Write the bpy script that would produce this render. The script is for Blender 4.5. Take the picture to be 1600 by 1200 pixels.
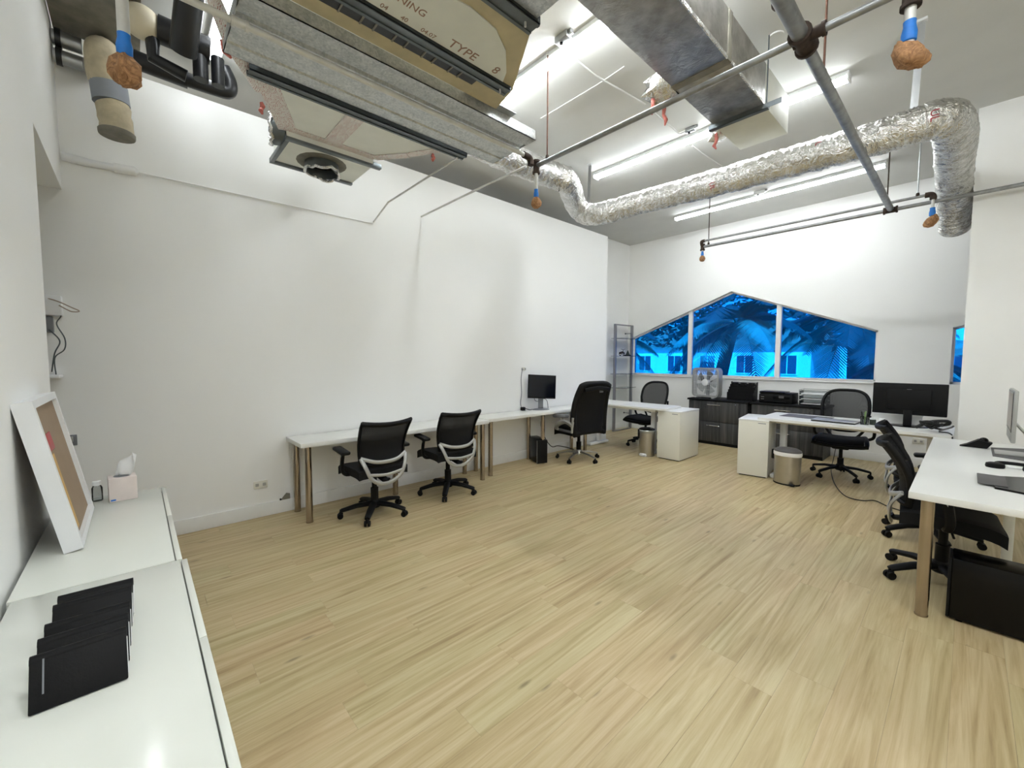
import bpy, bmesh, math, random
from mathutils import Vector, Matrix, Euler
random.seed(7)
for o in list(bpy.data.objects): bpy.data.objects.remove(o)
SC = bpy.context.scene
COL = SC.collection
R = math.radians

# ------------------------------------------------------------------ camera
cd = bpy.data.cameras.new('camera'); cam = bpy.data.objects.new('camera', cd); COL.objects.link(cam)
cd.sensor_fit = 'HORIZONTAL'; cd.sensor_width = 36.0
FPX = 647.64
cd.lens = 36.0 * FPX / 1600.0
cd.clip_start = 0.02; cd.clip_end = 400
YAW, PIT, ROL = R(47.7226), R(3.4679), R(0.1335)
CAMZ = 1.5
_f = Vector((-math.sin(YAW) * math.cos(PIT), math.cos(YAW) * math.cos(PIT), -math.sin(PIT)))
_r = Vector((math.cos(YAW), math.sin(YAW), 0)); _u = _r.cross(_f)
CR = _r * math.cos(ROL) + _u * math.sin(ROL); CU = -_r * math.sin(ROL) + _u * math.cos(ROL); CF = _f
m = Matrix((CR, CU, -CF)).transposed().to_4x4(); m.translation = Vector((0, 0, CAMZ))
cam.matrix_world = m
SC.camera = cam
CP = Vector((0, 0, CAMZ))
def ray(x, y): return CF + CR * ((x - 800) / FPX) - CU * ((y - 600) / FPX)
def pz(x, y, z): d = ray(x, y); return CP + d * ((z - CAMZ) / d.z)      # pixel -> horizontal plane
def pX(x, y, X): d = ray(x, y); return CP + d * (X / d.x)               # pixel -> plane x = X
def pY(x, y, Y): d = ray(x, y); return CP + d * (Y / d.y)               # pixel -> plane y = Y

# ------------------------------------------------------------------ world, sun, exposure
w = bpy.data.worlds.new('world'); SC.world = w; w.use_nodes = True
nt = w.node_tree; nt.nodes.clear()
sk = nt.nodes.new('ShaderNodeTexSky'); sk.sky_type = 'NISHITA'; sk.sun_disc = False
sk.sun_elevation = R(52); sk.sun_rotation = R(200); sk.air_density = 1.0; sk.dust_density = 1.2
bg = nt.nodes.new('ShaderNodeBackground'); bg.inputs['Strength'].default_value = 0.36
wo = nt.nodes.new('ShaderNodeOutputWorld')
nt.links.new(sk.outputs[0], bg.inputs[0]); nt.links.new(bg.outputs[0], wo.inputs[0])
sl = bpy.data.lights.new('sun', 'SUN'); sl.energy = 17.0; sl.angle = R(0.6); sl.color = (1, .96, .9)
so = bpy.data.objects.new('sun', sl); COL.objects.link(so)
so.rotation_euler = (R(38), 0, R(18)); so.location = (0, -10, 20)   # shines from behind the building towards +y
LED = 19.5
SC.view_settings.view_transform = 'Standard'; SC.view_settings.look = 'None'
SC.view_settings.gamma = 1.0; SC.view_settings.use_curve_mapping = False
SC.view_settings.exposure = 1.60

# ------------------------------------------------------------------ materials
MAT = {}
def lin(c): return tuple(((v / 255) / 12.92 if v / 255 <= .04045 else ((v / 255 + .055) / 1.055) ** 2.4) for v in c) + (1,)
def base(name):
    mt = bpy.data.materials.new(name); mt.use_nodes = True; MAT[name] = mt
    return mt, mt.node_tree, mt.node_tree.nodes['Principled BSDF']
def noise(t, scale, detail=4, vec=None, rough=.55, dist=0):
    n = t.nodes.new('ShaderNodeTexNoise'); n.inputs['Scale'].default_value = scale; n.inputs['Detail'].default_value = detail
    n.inputs['Roughness'].default_value = rough; n.inputs['Distortion'].default_value = dist
    if vec is not None: t.links.new(vec, n.inputs['Vector'])
    return n
def coord(t, kind='Object', scale=(1, 1, 1), off=None):
    c = t.nodes.new('ShaderNodeTexCoord'); mp = t.nodes.new('ShaderNodeMapping')
    mp.inputs['Scale'].default_value = scale
    t.links.new(c.outputs[kind], mp.inputs['Vector']); return mp.outputs[0]
def ramp(t, fac, stops):
    r = t.nodes.new('ShaderNodeValToRGB'); e = r.color_ramp.elements
    while len(e) > 1: e.remove(e[-1])
    e[0].position = stops[0][0]; e[0].color = stops[0][1]
    for p, c in stops[1:]:
        k = e.new(p); k.color = c
    t.links.new(fac, r.inputs[0]); return r.outputs[0]
def bump(t, b, h, s=.2, d=.01):
    n = t.nodes.new('ShaderNodeBump'); n.inputs['Strength'].default_value = s; n.inputs['Distance'].default_value = d
    t.links.new(h, n.inputs['Height']); t.links.new(n.outputs[0], b.inputs['Normal'])
def simple(name, rgb, rough=.5, metal=0, var=.06, vscale=6, bs=0, bscale=80, spec=None, coat=0):
    mt, t, b = base(name); c = lin(rgb)
    v = coord(t)
    n = noise(t, vscale, 3, v)
    lo = tuple(x * (1 - var) for x in c[:3]) + (1,); hi = tuple(min(1, x * (1 + var)) for x in c[:3]) + (1,)
    t.links.new(ramp(t, n.outputs[0], [(.3, lo), (.7, hi)]), b.inputs['Base Color'])
    b.inputs['Roughness'].default_value = rough; b.inputs['Metallic'].default_value = metal
    if spec is not None: b.inputs['Specular IOR Level'].default_value = spec
    if coat: b.inputs['Coat Weight'].default_value = coat
    if bs: bump(t, b, noise(t, bscale, 3, v).outputs[0], bs, .004)
    return mt
simple('wall_paint', (246, 246, 243), .62, var=.012, vscale=1.2, bs=.05, bscale=140)
simple('ceiling_paint', (214, 214, 210), .75, var=.03, vscale=2.5, bs=.12, bscale=60)
simple('trim_paint', (240, 240, 237), .4, var=.01)
simple('laminate_white', (232, 232, 227), .32, var=.01, vscale=3)
simple('gloss_white', (224, 226, 217), .16, var=.01, vscale=3)
simple('cabinet_white', (228, 226, 214), .45, var=.012)
simple('white_plastic', (235, 236, 236), .4, var=.02)
simple('steel_leg', (176, 164, 150), .22, 1, var=.05)
simple('chrome', (200, 200, 200), .14, 1, var=.04)
simple('brushed_steel', (186, 184, 180), .3, 1, var=.08, vscale=3)
simple('black_plastic', (7, 7, 8), .55, var=.15, spec=.25)
simple('gloss_black', (4, 4, 5), .25, var=.1, spec=.25)
simple('black_leather', (8, 8, 9), .6, var=.2, bs=.2, bscale=160, spec=.25)
simple('black_fabric', (8, 8, 10), .9, var=.2, bs=.3, bscale=300)
simple('silver_plastic', (172, 172, 168), .35, .35, var=.04)
simple('grey_plastic', (120, 122, 126), .45, var=.05)
simple('shelf_frame', (150, 150, 156), .35, .8, var=.04)
simple('pipe_steel', (150, 152, 152), .42, .85, var=.2, vscale=14)
simple('pipe_light', (205, 204, 198), .45, .3, var=.08, vscale=14)
simple('rust_iron', (62, 50, 42), .75, .4, var=.4, vscale=30)
simple('rod_rust', (104, 72, 58), .7, .5, var=.3, vscale=20)
simple('blue_tape', (30, 118, 205), .5, var=.12, vscale=20)
simple('insul_black', (19, 20, 22), .38, var=.25, vscale=12, bs=.25, bscale=30)
simple('insul_tan', (190, 178, 150), .8, var=.14, vscale=14, bs=.4, bscale=40)
simple('grey_tape', (140, 145, 152), .55, var=.06)
simple('cream_plastic', (214, 204, 178), .5, var=.06)
simple('red_cloth', (206, 122, 112), .9, var=.25, vscale=30)
simple('strut_steel', (104, 110, 112), .42, .75, var=.12, vscale=10)
simple('ductboard', (212, 213, 202), .6, var=.05, vscale=5, bs=.08, bscale=50)
simple('ductboard_white', (234, 236, 228), .6, var=.04, vscale=5, bs=.08, bscale=50)
simple('ductboard_tan', (188, 176, 142), .7, var=.16, vscale=5)
simple('seal_grey', (120, 116, 104), .7, var=.25, vscale=10)
simple('ink_brown', (150, 120, 100), .8, var=.1)
simple('ink_red', (168, 52, 66), .7, var=.1)
simple('strap_steel', (168, 170, 170), .35, .8, var=.06)
simple('paper', (240, 240, 238), .8, var=.01)
simple('paper_tan', (150, 128, 104), .7, var=.05)
simple('cork_tan', (205, 165, 100), .7, var=.05)
simple('red_plastic', (170, 24, 34), .4, var=.05)
simple('green_plastic', (120, 150, 90), .35, var=.08)
simple('led_housing', (225, 226, 226), .4, var=.01)
simple('cord_black', (14, 14, 14), .5, var=.1)
simple('cord_tan', (168, 152, 138), .6, var=.1)
simple('leaf_dark', (46, 56, 48), .55, var=.3, vscale=4)
simple('leaf_light', (110, 122, 98), .5, var=.3, vscale=4)
simple('bark', (96, 84, 70), .9, var=.3, vscale=12)
simple('lawn', (130, 138, 108), .95, var=.25, vscale=.8)
simple('asphalt', (186, 182, 172), .9, var=.08, vscale=1)
simple('stucco', (226, 220, 206), .9, var=.05)
simple('roof_tile', (178, 120, 96), .8, var=.12, vscale=3)
simple('dark_glass', (50, 62, 74), .1, var=.1)
simple('pad_grey', (92, 90, 90), .6, var=.05)
simple('screen_dark', (10, 14, 24), .18, var=.1)
simple('screen_grey', (140, 130, 120), .3, var=.05)
simple('tissue_print', (226, 214, 208), .6, var=.05, vscale=12)

def galv():
    mt, t, b = base('galvanised'); v = coord(t)
    vo = t.nodes.new('ShaderNodeTexVoronoi'); vo.inputs['Scale'].default_value = 90; t.links.new(v, vo.inputs['Vector'])
    n = noise(t, 16, 6, v, .7)
    mx = t.nodes.new('ShaderNodeMath'); mx.operation = 'MULTIPLY_ADD'; mx.inputs[1].default_value = .35
    sp = t.nodes.new('ShaderNodeSeparateColor'); t.links.new(vo.outputs['Color'], sp.inputs[0])
    t.links.new(sp.outputs[0], mx.inputs[0]); t.links.new(n.outputs[0], mx.inputs[2])
    t.links.new(ramp(t, mx.outputs[0], [(.35, lin((160, 165, 166))), (.62, lin((184, 188, 188))), (.95, lin((208, 210, 208)))]), b.inputs['Base Color'])
    b.inputs['Metallic'].default_value = .6; b.inputs['Roughness'].default_value = .42
galv()
def foil(name, c0, c1, rough, bs, sc):
    mt, t, b = base(name); v = coord(t)
    n = noise(t, 9, 5, v)
    t.links.new(ramp(t, n.outputs[0], [(.3, lin(c0)), (.7, lin(c1))]), b.inputs['Base Color'])
    b.inputs['Metallic'].default_value = .9; b.inputs['Roughness'].default_value = rough
    n2 = noise(t, sc, 3, v, .6, 1.5); bump(t, b, n2.outputs[0], bs, .03)
foil('foil', (196, 194, 188), (236, 236, 234), .24, .8, 16)
foil('foil_flat', (140, 138, 132), (186, 184, 180), .36, .25, 12)
def foil_print():
    mt, t, b = base('foil_printed'); v = coord(t, scale=(1, 1, 1))
    br = t.nodes.new('ShaderNodeTexBrick'); br.inputs['Scale'].default_value = 26
    br.inputs['Color1'].default_value = lin((182, 134, 128)); br.inputs['Color2'].default_value = lin((222, 219, 212)); br.inputs['Mortar'].default_value = lin((226, 223, 217))
    br.inputs['Mortar Size'].default_value = .05; br.inputs['Brick Width'].default_value = .5; br.inputs['Row Height'].default_value = .22
    n = noise(t, 5, 2, v, .5, 2); add = t.nodes.new('ShaderNodeVectorMath'); add.operation = 'ADD'
    sc = t.nodes.new('ShaderNodeVectorMath'); sc.operation = 'SCALE'; sc.inputs['Scale'].default_value = .03
    t.links.new(n.outputs['Color'], sc.inputs[0]); t.links.new(v, add.inputs[0]); t.links.new(sc.outputs[0], add.inputs[1])
    t.links.new(add.outputs[0], br.inputs['Vector'])
    t.links.new(br.outputs['Color'], b.inputs['Base Color'])
    b.inputs['Metallic'].default_value = .1; b.inputs['Roughness'].default_value = .4
    bump(t, b, noise(t, 30, 3, v).outputs[0], .5, .01)
foil_print()
def bag():
    mt, t, b = base('brown_bag'); v = coord(t)
    n = noise(t, 26, 4, v, .6, 2)
    t.links.new(ramp(t, n.outputs[0], [(.3, lin((116, 80, 50))), (.7, lin((196, 148, 102)))]), b.inputs['Base Color'])
    b.inputs['Roughness'].default_value = .75; bump(t, b, n.outputs[0], .6, .01)
bag()
def wood_dark():
    mt, t, b = base('dark_wood'); v = coord(t, scale=(14, 14, .7))
    n = noise(t, 1.6, 5, v, .6, .4)
    t.links.new(ramp(t, n.outputs[0], [(.3, lin((34, 34, 36))), (.55, lin((66, 66, 66))), (.72, lin((92, 90, 86)))]), b.inputs['Base Color'])
    b.inputs['Roughness'].default_value = .5
wood_dark()
def planks():
    mt, t, b = base('oak_plank')
    g = t.nodes.new('ShaderNodeNewGeometry'); oi = t.nodes.new('ShaderNodeObjectInfo')
    off = t.nodes.new('ShaderNodeVectorMath'); off.operation = 'SCALE'; off.inputs[0].default_value = (31, 57, 13); t.links.new(oi.outputs['Random'], off.inputs['Scale'])
    ad = t.nodes.new('ShaderNodeVectorMath'); ad.operation = 'ADD'; t.links.new(g.outputs['Position'], ad.inputs[0]); t.links.new(off.outputs[0], ad.inputs[1])
    def mapped(s):
        mp = t.nodes.new('ShaderNodeMapping'); mp.inputs['Scale'].default_value = s; t.links.new(ad.outputs[0], mp.inputs['Vector']); return mp.outputs[0]
    a = noise(t, 1.0, 4, mapped((13, .55, 1)), .55, 2.2)       # broad cathedral bands
    f = noise(t, 1.0, 6, mapped((80, 3.0, 1)), .7, .6)       # fine grain
    mix = t.nodes.new('ShaderNodeMath'); mix.operation = 'MULTIPLY_ADD'; mix.inputs[1].default_value = .38
    t.links.new(f.outputs[0], mix.inputs[0]); t.links.new(a.outputs[0], mix.inputs[2])
    m2 = t.nodes.new('ShaderNodeMath'); m2.operation = 'MULTIPLY_ADD'; m2.inputs[1].default_value = .05; t.links.new(oi.outputs['Random'], m2.inputs[0]); t.links.new(mix.outputs[0], m2.inputs[2])
    c = ramp(t, m2.outputs[0], [(.40, lin((146, 123, 86))), (.56, lin((172, 152, 111))), (.72, lin((188, 170, 129))), (.92, lin((202, 187, 148)))])
    vo = t.nodes.new('ShaderNodeTexVoronoi'); vo.inputs['Scale'].default_value = 1.0; t.links.new(mapped((7, 2.0, 1)), vo.inputs['Vector'])
    kr = ramp(t, vo.outputs['Distance'], [(.03, (.1, .1, .1, 1)), (.10, (1, 1, 1, 1))])
    mc = t.nodes.new('ShaderNodeMixRGB'); mc.blend_type = 'MULTIPLY'; mc.inputs[0].default_value = .45
    t.links.new(c, mc.inputs[1]); t.links.new(kr, mc.inputs[2])
    hv = noise(t, 1.0, 2, mapped((2.2, .5, 1)))
    tint = ramp(t, hv.outputs[0], [(.35, (.97, 1.0, .98, 1)), (.65, (1.03, .99, 1.01, 1))])
    mt2 = t.nodes.new('ShaderNodeMixRGB'); mt2.blend_type = 'MULTIPLY'; mt2.inputs[0].default_value = 1.0
    t.links.new(mc.outputs[0], mt2.inputs[1]); t.links.new(tint, mt2.inputs[2])
    t.links.new(mt2.outputs[0], b.inputs['Base Color'])
    b.inputs['Roughness'].default_value = .42; b.inputs['Specular IOR Level'].default_value = .35
    bump(t, b, f.outputs[0], .06, .003)
planks()
simple('underlay', (120, 104, 80), .8)
def led(name='led_diffuser', e=None):
    if name not in MAT:
        mt, t, b = base(name); b.inputs['Base Color'].default_value = (1, 1, 1, 1)
        b.inputs['Emission Color'].default_value = (.92, .965, 1.0, 1); b.inputs['Emission Strength'].default_value = LED if e is None else e
    return name
led()
def mesh_mat(name, rgb, alpha):
    mt, t, b = base(name); b.inputs['Base Color'].default_value = lin(rgb); b.inputs['Roughness'].default_value = .8
    v = coord(t, scale=(320, 320, 320)); ck = t.nodes.new('ShaderNodeTexChecker'); ck.inputs['Scale'].default_value = 1
    t.links.new(v, ck.inputs['Vector'])
    mr = t.nodes.new('ShaderNodeMapRange'); mr.inputs['To Min'].default_value = alpha - .12; mr.inputs['To Max'].default_value = min(1, alpha + .12)
    t.links.new(ck.outputs['Fac'], mr.inputs['Value']); t.links.new(mr.outputs[0], b.inputs['Alpha'])
mesh_mat('chair_mesh', (10, 11, 13), .82)
mesh_mat('chair_mesh_grey', (34, 35, 37), .86)
def tinted(name, col, gloss, haze=0):
    mt = bpy.data.materials.new(name); mt.use_nodes = True; t = mt.node_tree; t.nodes.clear(); MAT[name] = mt
    tr = t.nodes.new('ShaderNodeBsdfTransparent')
    gl = t.nodes.new('ShaderNodeBsdfGlossy'); gl.inputs['Roughness'].default_value = .04
    mx = t.nodes.new('ShaderNodeMixShader'); fr = t.nodes.new('ShaderNodeFresnel'); fr.inputs['IOR'].default_value = gloss
    c = t.nodes.new('ShaderNodeRGB'); c.outputs[0].default_value = col
    t.links.new(c.outputs[0], tr.inputs[0]); t.links.new(fr.outputs[0], mx.inputs[0])
    src = tr.outputs[0]
    if haze:      # hazy film scatters part of the daylight
        tl = t.nodes.new('ShaderNodeBsdfTranslucent'); t.links.new(c.outputs[0], tl.inputs[0])
        m0 = t.nodes.new('ShaderNodeMixShader'); m0.inputs[0].default_value = haze
        t.links.new(tr.outputs[0], m0.inputs[1]); t.links.new(tl.outputs[0], m0.inputs[2]); src = m0.outputs[0]
    t.links.new(src, mx.inputs[1]); t.links.new(gl.outputs[0], mx.inputs[2])
    o = t.nodes.new('ShaderNodeOutputMaterial'); t.links.new(mx.outputs[0], o.inputs[0])
tinted('blue_film_glass', (.04, .32, .66, 1), 1.25, .08)
tinted('clear_glass', (.80, .87, .86, 1), 1.4)
tinted('clear_plastic', (.78, .80, .80, 1), 1.35)

# ------------------------------------------------------------------ mesh helpers
class MB:
    def __init__(s): s.v = []; s.f = []
    def add(s, vs, fs):
        o = len(s.v); s.v += [tuple(x) for x in vs]; s.f += [tuple(i + o for i in f) for f in fs]; return s
    def box(s, c, d, bev=0, rot=None, seg=2):
        bm = bmesh.new(); bmesh.ops.create_cube(bm, size=1)
        bmesh.ops.scale(bm, vec=d, verts=bm.verts)
        if bev: bmesh.ops.bevel(bm, geom=bm.edges[:] , offset=min(bev, min(d) * .49), segments=seg, affect='EDGES', profile=.5)
        M = Matrix.Translation(c) @ (Euler(rot).to_matrix().to_4x4() if rot else Matrix())
        bm.verts.index_update()
        s.add([M @ v.co for v in bm.verts], [[v.index for v in f.verts] for f in bm.faces]); bm.free(); return s
    def span(s, a, b, bev=0, seg=2):
        return s.box([(a[i] + b[i]) / 2 for i in range(3)], [abs(b[i] - a[i]) for i in range(3)], bev, None, seg)
    def tube(s, pts, r, n=12, cap=True, sq=None, up=None):
        """swept round (or elliptical: sq=(a,b) factors) section along pts; r number or list"""
        P = [Vector(p) for p in pts]; rs = r if isinstance(r, (list, tuple)) else [r] * len(P)
        rings = []; prev = None
        for i, p in enumerate(P):
            if i == 0: t = P[1] - P[0]
            elif i == len(P) - 1: t = P[-1] - P[-2]
            else: t = (P[i + 1] - p).normalized() + (p - P[i - 1]).normalized()
            t = t.normalized() if t.length > 1e-9 else Vector((0, 0, 1))
            if prev is None:
                a = Vector(up) if up else (Vector((0, 0, 1)) if abs(t.z) < .9 else Vector((1, 0, 0)))
            else: a = prev
            a = (a - t * a.dot(t)).normalized(); b = t.cross(a); prev = a
            fa, fb = sq if sq else (1, 1)
            k = 1.0
            if 0 < i < len(P) - 1:
                c = (P[i + 1] - p).normalized().dot((p - P[i - 1]).normalized()); k = 1 / max(.5, math.sqrt((1 + c) / 2)) if c < .999 else 1
                k = min(k, 1.35) if k > 1 else 1
            rings.append([p + (a * math.cos(2 * math.pi * j / n) * fa + b * math.sin(2 * math.pi * j / n) * fb) * rs[i] for j in range(n)])
        vs = [v for rg in rings for v in rg]; fs = []
        for i in range(len(P) - 1):
            for j in range(n):
                fs.append((i * n + j, i * n + (j + 1) % n, (i + 1) * n + (j + 1) % n, (i + 1) * n + j))
        if cap: fs.append(tuple(range(n))[::-1]); fs.append(tuple((len(P) - 1) * n + j for j in range(n)))
        return s.add(vs, fs)
    def cyl(s, p0, p1, r0, r1=None, n=20): return s.tube([p0, p1], [r0, r0 if r1 is None else r1], n)
    def lathe(s, prof, c=(0, 0, 0), n=24, sx=1, sy=1, cap=True):
        vs = []; fs = []
        for r, z in prof:
            for j in range(n):
                a = 2 * math.pi * j / n; vs.append((c[0] + r * sx * math.cos(a), c[1] + r * sy * math.sin(a), c[2] + z))
        for i in range(len(prof) - 1):
            for j in range(n): fs.append((i * n + j, i * n + (j + 1) % n, (i + 1) * n + (j + 1) % n, (i + 1) * n + j))
        if cap: fs.append(tuple(range(n))[::-1]); fs.append(tuple((len(prof) - 1) * n + j for j in range(n)))
        return s.add(vs, fs)
    def prism(s, poly, z0, z1, axis='z'):
        n = len(poly)
        def q(p, h): return {'z': (p[0], p[1], h), 'y': (p[0], h, p[1]), 'x': (h, p[0], p[1])}[axis]
        vs = [q(p, z0) for p in poly] + [q(p, z1) for p in poly]
        fs = [tuple(range(n))[::-1], tuple(range(n, 2 * n))] + [(i, (i + 1) % n, n + (i + 1) % n, n + i) for i in range(n)]
        return s.add(vs, fs)
    def grid(s, fn, nu, nv, thick=0, dirn=None):
        vs = [Vector(fn(i / nu, j / nv)) for j in range(nv + 1) for i in range(nu + 1)]
        fs = [(j * (nu + 1) + i, j * (nu + 1) + i + 1, (j + 1) * (nu + 1) + i + 1, (j + 1) * (nu + 1) + i) for j in range(nv) for i in range(nu)]
        if not thick: return s.add(vs, fs)
        d = Vector(dirn) * thick; N = len(vs)
        vs2 = vs + [v + d for v in vs]; f2 = fs + [tuple(i + N for i in f)[::-1] for f in fs]
        ed = [i for i in range(nu + 1)] + [j * (nu + 1) + nu for j in range(1, nv + 1)] + [nv * (nu + 1) + i for i in range(nu - 1, -1, -1)] + [j * (nu + 1) for j in range(nv - 1, 0, -1)]
        for k in range(len(ed)):
            a, b = ed[k], ed[(k + 1) % len(ed)]; f2.append((b, a, a + N, b + N))
        return s.add(vs2, f2)
    def ball(s, c, r, n=16, m=10, sc=(1, 1, 1), jit=0, seed=0):
        rn = random.Random(seed); vs = []; fs = []
        for i in range(m + 1):
            th = math.pi * i / m
            for j in range(n):
                ph = 2 * math.pi * j / n; q = r * (1 + jit * rn.uniform(-1, 1))
                vs.append((c[0] + q * sc[0] * math.sin(th) * math.cos(ph), c[1] + q * sc[1] * math.sin(th) * math.sin(ph), c[2] + q * sc[2] * math.cos(th)))
        for i in range(m):
            for j in range(n): fs.append((i * n + j, (i + 1) * n + j, (i + 1) * n + (j + 1) % n, i * n + (j + 1) % n))
        return s.add(vs, fs)
    def mesh(s, name, mat, ang=38):
        me = bpy.data.meshes.new(name); me.from_pydata(s.v, [], s.f)
        bm = bmesh.new(); bm.from_mesh(me); bmesh.ops.remove_doubles(bm, verts=bm.verts, dist=1e-5)
        bmesh.ops.recalc_face_normals(bm, faces=bm.faces); bm.to_mesh(me); bm.free()
        me.polygons.foreach_set('use_smooth', [True] * len(me.polygons)); me.set_sharp_from_angle(angle=R(ang))
        me.materials.append(MAT[mat]); me.update(); return me
    def build(s, name, mat, parent=None, ang=38, label=None):
        o = bpy.data.objects.new(name, s.mesh(name, mat, ang)); COL.objects.link(o)
        if parent is not None: o.parent = parent
        if label: o['label'] = label
        return o
def tag(o, label, cat, group=None):
    o['label'] = label; o['category'] = cat
    if group: o['group'] = group
    return o
def thing(name, label, cat, loc=(0, 0, 0), rz=0, group=None):
    o = bpy.data.objects.new(name, None); COL.objects.link(o); o.empty_display_size = .1
    o.location = loc; o.rotation_euler = (0, 0, rz); return tag(o, label, cat, group)
def struct(name, mb, mat, label, parent=None):
    o = mb.build(name, mat, parent)
    if parent is None: o['kind'] = 'structure'; tag(o, label, name.split('_')[0])
    return o
def dup(root, loc, rz, label, group=None):
    def cp(o, par):
        c = o.copy(); COL.objects.link(c); c.parent = par
        for ch in list(o.children): cp(ch, c)
        return c
    r = cp(root, None); r.location = loc; r.rotation_euler = (0, 0, rz); r['label'] = label
    if group: r['group'] = group
    return r
def smooth_path(pts, n=8):
    P = [Vector(p) for p in pts]; out = []
    for i in range(len(P) - 1):
        p0 = P[max(i - 1, 0)]; p1 = P[i]; p2 = P[i + 1]; p3 = P[min(i + 2, len(P) - 1)]
        for k in range(n):
            t = k / n
            out.append(.5 * ((2 * p1) + (p2 - p0) * t + (2 * p0 - 5 * p1 + 4 * p2 - p3) * t * t + (3 * p1 - p0 - 3 * p2 + p3) * t ** 3))
    out.append(P[-1]); return out
def text_mesh(s, size, mat, name, parent, M, depth=.0006):
    cu = bpy.data.curves.new(name, 'FONT'); cu.body = s; cu.size = size; cu.align_x = 'CENTER'; cu.align_y = 'CENTER'; cu.extrude = depth; cu.resolution_u = 3
    tmp = bpy.data.objects.new('tmp', cu); COL.objects.link(tmp)
    dg = bpy.context.evaluated_depsgraph_get(); me = bpy.data.meshes.new_from_object(tmp.evaluated_get(dg))
    bpy.data.objects.remove(tmp); bpy.data.curves.remove(cu)
    me.materials.clear(); me.materials.append(MAT[mat]); me.name = name
    o = bpy.data.objects.new(name, me); COL.objects.link(o)
    if parent is not None: o.parent = parent
    o.matrix_local = M; return o
# ------------------------------------------------------------------ the room
XA, XR, YW, ZC, YN, XW, YP = -4.45, -5.05, 8.03, 3.95, -0.34, 3.6, 6.2
XF = 0.55                      # planks are laid one by one up to here, further right is out of view
YE, ZT = 6.36, 3.69            # end and top of the furred-out left wall
floor = struct('floor', MB().span((XR - .2, -1.7, -.12), (XW + .2, YW + .2, -.004)), 'underlay', 'light oak vinyl plank floor of the office')
pl_mesh = MB().box((.5, .5, -.002), (1, 1, .004)).mesh('plank', 'oak_plank')
def row(x0, x1, ya, yb, off):
    y = ya - off
    while y < yb:
        a, b = max(y, ya), min(y + 1.22, yb)
        if b - a > .03:
            o = bpy.data.objects.new('plank', pl_mesh); COL.objects.link(o); o.parent = floor
            o.location = (x0 + .0003, a + .0003, 0); o.scale = (x1 - x0 - .0006, b - a - .0006, 1)
        y += 1.22
NR = 28; wd = (XF - XA) / NR
fo = MB().span((XF, YN, -.004), (XW, YW, 0)).build('plank_field', 'oak_plank', floor); fo['kind'] = 'stuff'
for i in range(NR): row(XA + i * wd, XA + (i + 1) * wd, YN, YW, random.uniform(0, 1.2))
for i in range(3): row(XR + i * .2, XR + (i + 1) * .2, YE + .02, YW, random.uniform(0, 1.2))

struct('ceiling', MB().span((XR - .2, -1.7, ZC), (XW + .2, YW + .2, ZC + .2)), 'ceiling_paint', 'white painted concrete ceiling slab')
struct('wall_left', MB().span((XA - .12, -1.7, 0), (XA, YE, ZT)), 'wall_paint', 'long white wall that stops short of the ceiling')
struct('wall_left_rear', MB().span((XR - .2, -1.7, 0), (XR, YW + .2, ZC)), 'wall_paint', 'white wall set back in the corner behind the glass shelf')
wb = MB()
W0, W1, WS, WL, WA, WRr, WX = -4.96, -.91, 1.175, 1.96, 2.73, 1.93, -2.94
wb.span((XR, YW, 0), (XW + .2, YW + .2, WS)); wb.span((XR, YW, WS), (W0, YW + .2, ZC))
wb.prism([(W0, WL), (WX, WA), (W1, WRr), (W1, ZC), (W0, ZC)], YW, YW + .2, 'y')
wb.span((W1, YW, WS), (-.16, YW + .2, ZC)); wb.prism([(-.16, 1.93), (.70, 2.16), (.70, ZC), (-.16, ZC)], YW, YW + .2, 'y')
wb.span((.70, YW, WS), (XW + .2, YW + .2, ZC))
struct('wall_window', wb, 'wall_paint', 'white wall with the blue peaked window')
struct('wall_pier', MB().span((-.045, YP, 0), (XW, YP + .22, ZC)), 'wall_paint', 'white wall pier right of the window wall')
struct('wall_right', MB().span((XW, -1.7, 0), (XW + .2, YW + .2, ZC)), 'wall_paint', 'white wall at the far right side of the room')
XJ = -3.3
nb = MB(); nb.span((XJ, YN - .16, 0), (XW, YN, ZC)); nb.span((XA, YN - .16, 2.71), (XJ, YN, ZC))
struct('wall_near', nb, 'wall_paint', 'white wall behind the low white cabinets with an opening at its end')
struct('wall_passage', MB().span((XA, -1.7, 0), (XW, -1.5, ZC)), 'wall_paint', 'white wall inside the passage opening')
# baseboards
def bboard(name, a, b, label):
    o = MB().span(a, b, .003).build(name, 'trim_paint'); o['kind'] = 'structure'; return tag(o, label, 'baseboard')
bboard('baseboard_left', (XA, YN, 0), (XA + .016, YE + .016, .125), 'white baseboard along the long left wall')
bboard('baseboard_left_end', (XA - .12, YE, 0), (XA, YE + .016, .125), 'short white baseboard on the end of the long left wall')
bboard('baseboard_rear', (XR, YE + .1, 0), (XR + .016, YW, .125), 'white baseboard behind the glass shelf')
bboard('baseboard_window', (XR + .016, YW - .016, 0), (XW, YW, .125), 'white baseboard under the blue window')
bboard('baseboard_pier', (-.06, YP - .016, 0), (XW, YP, .125), 'white baseboard at the foot of the pier')

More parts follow.
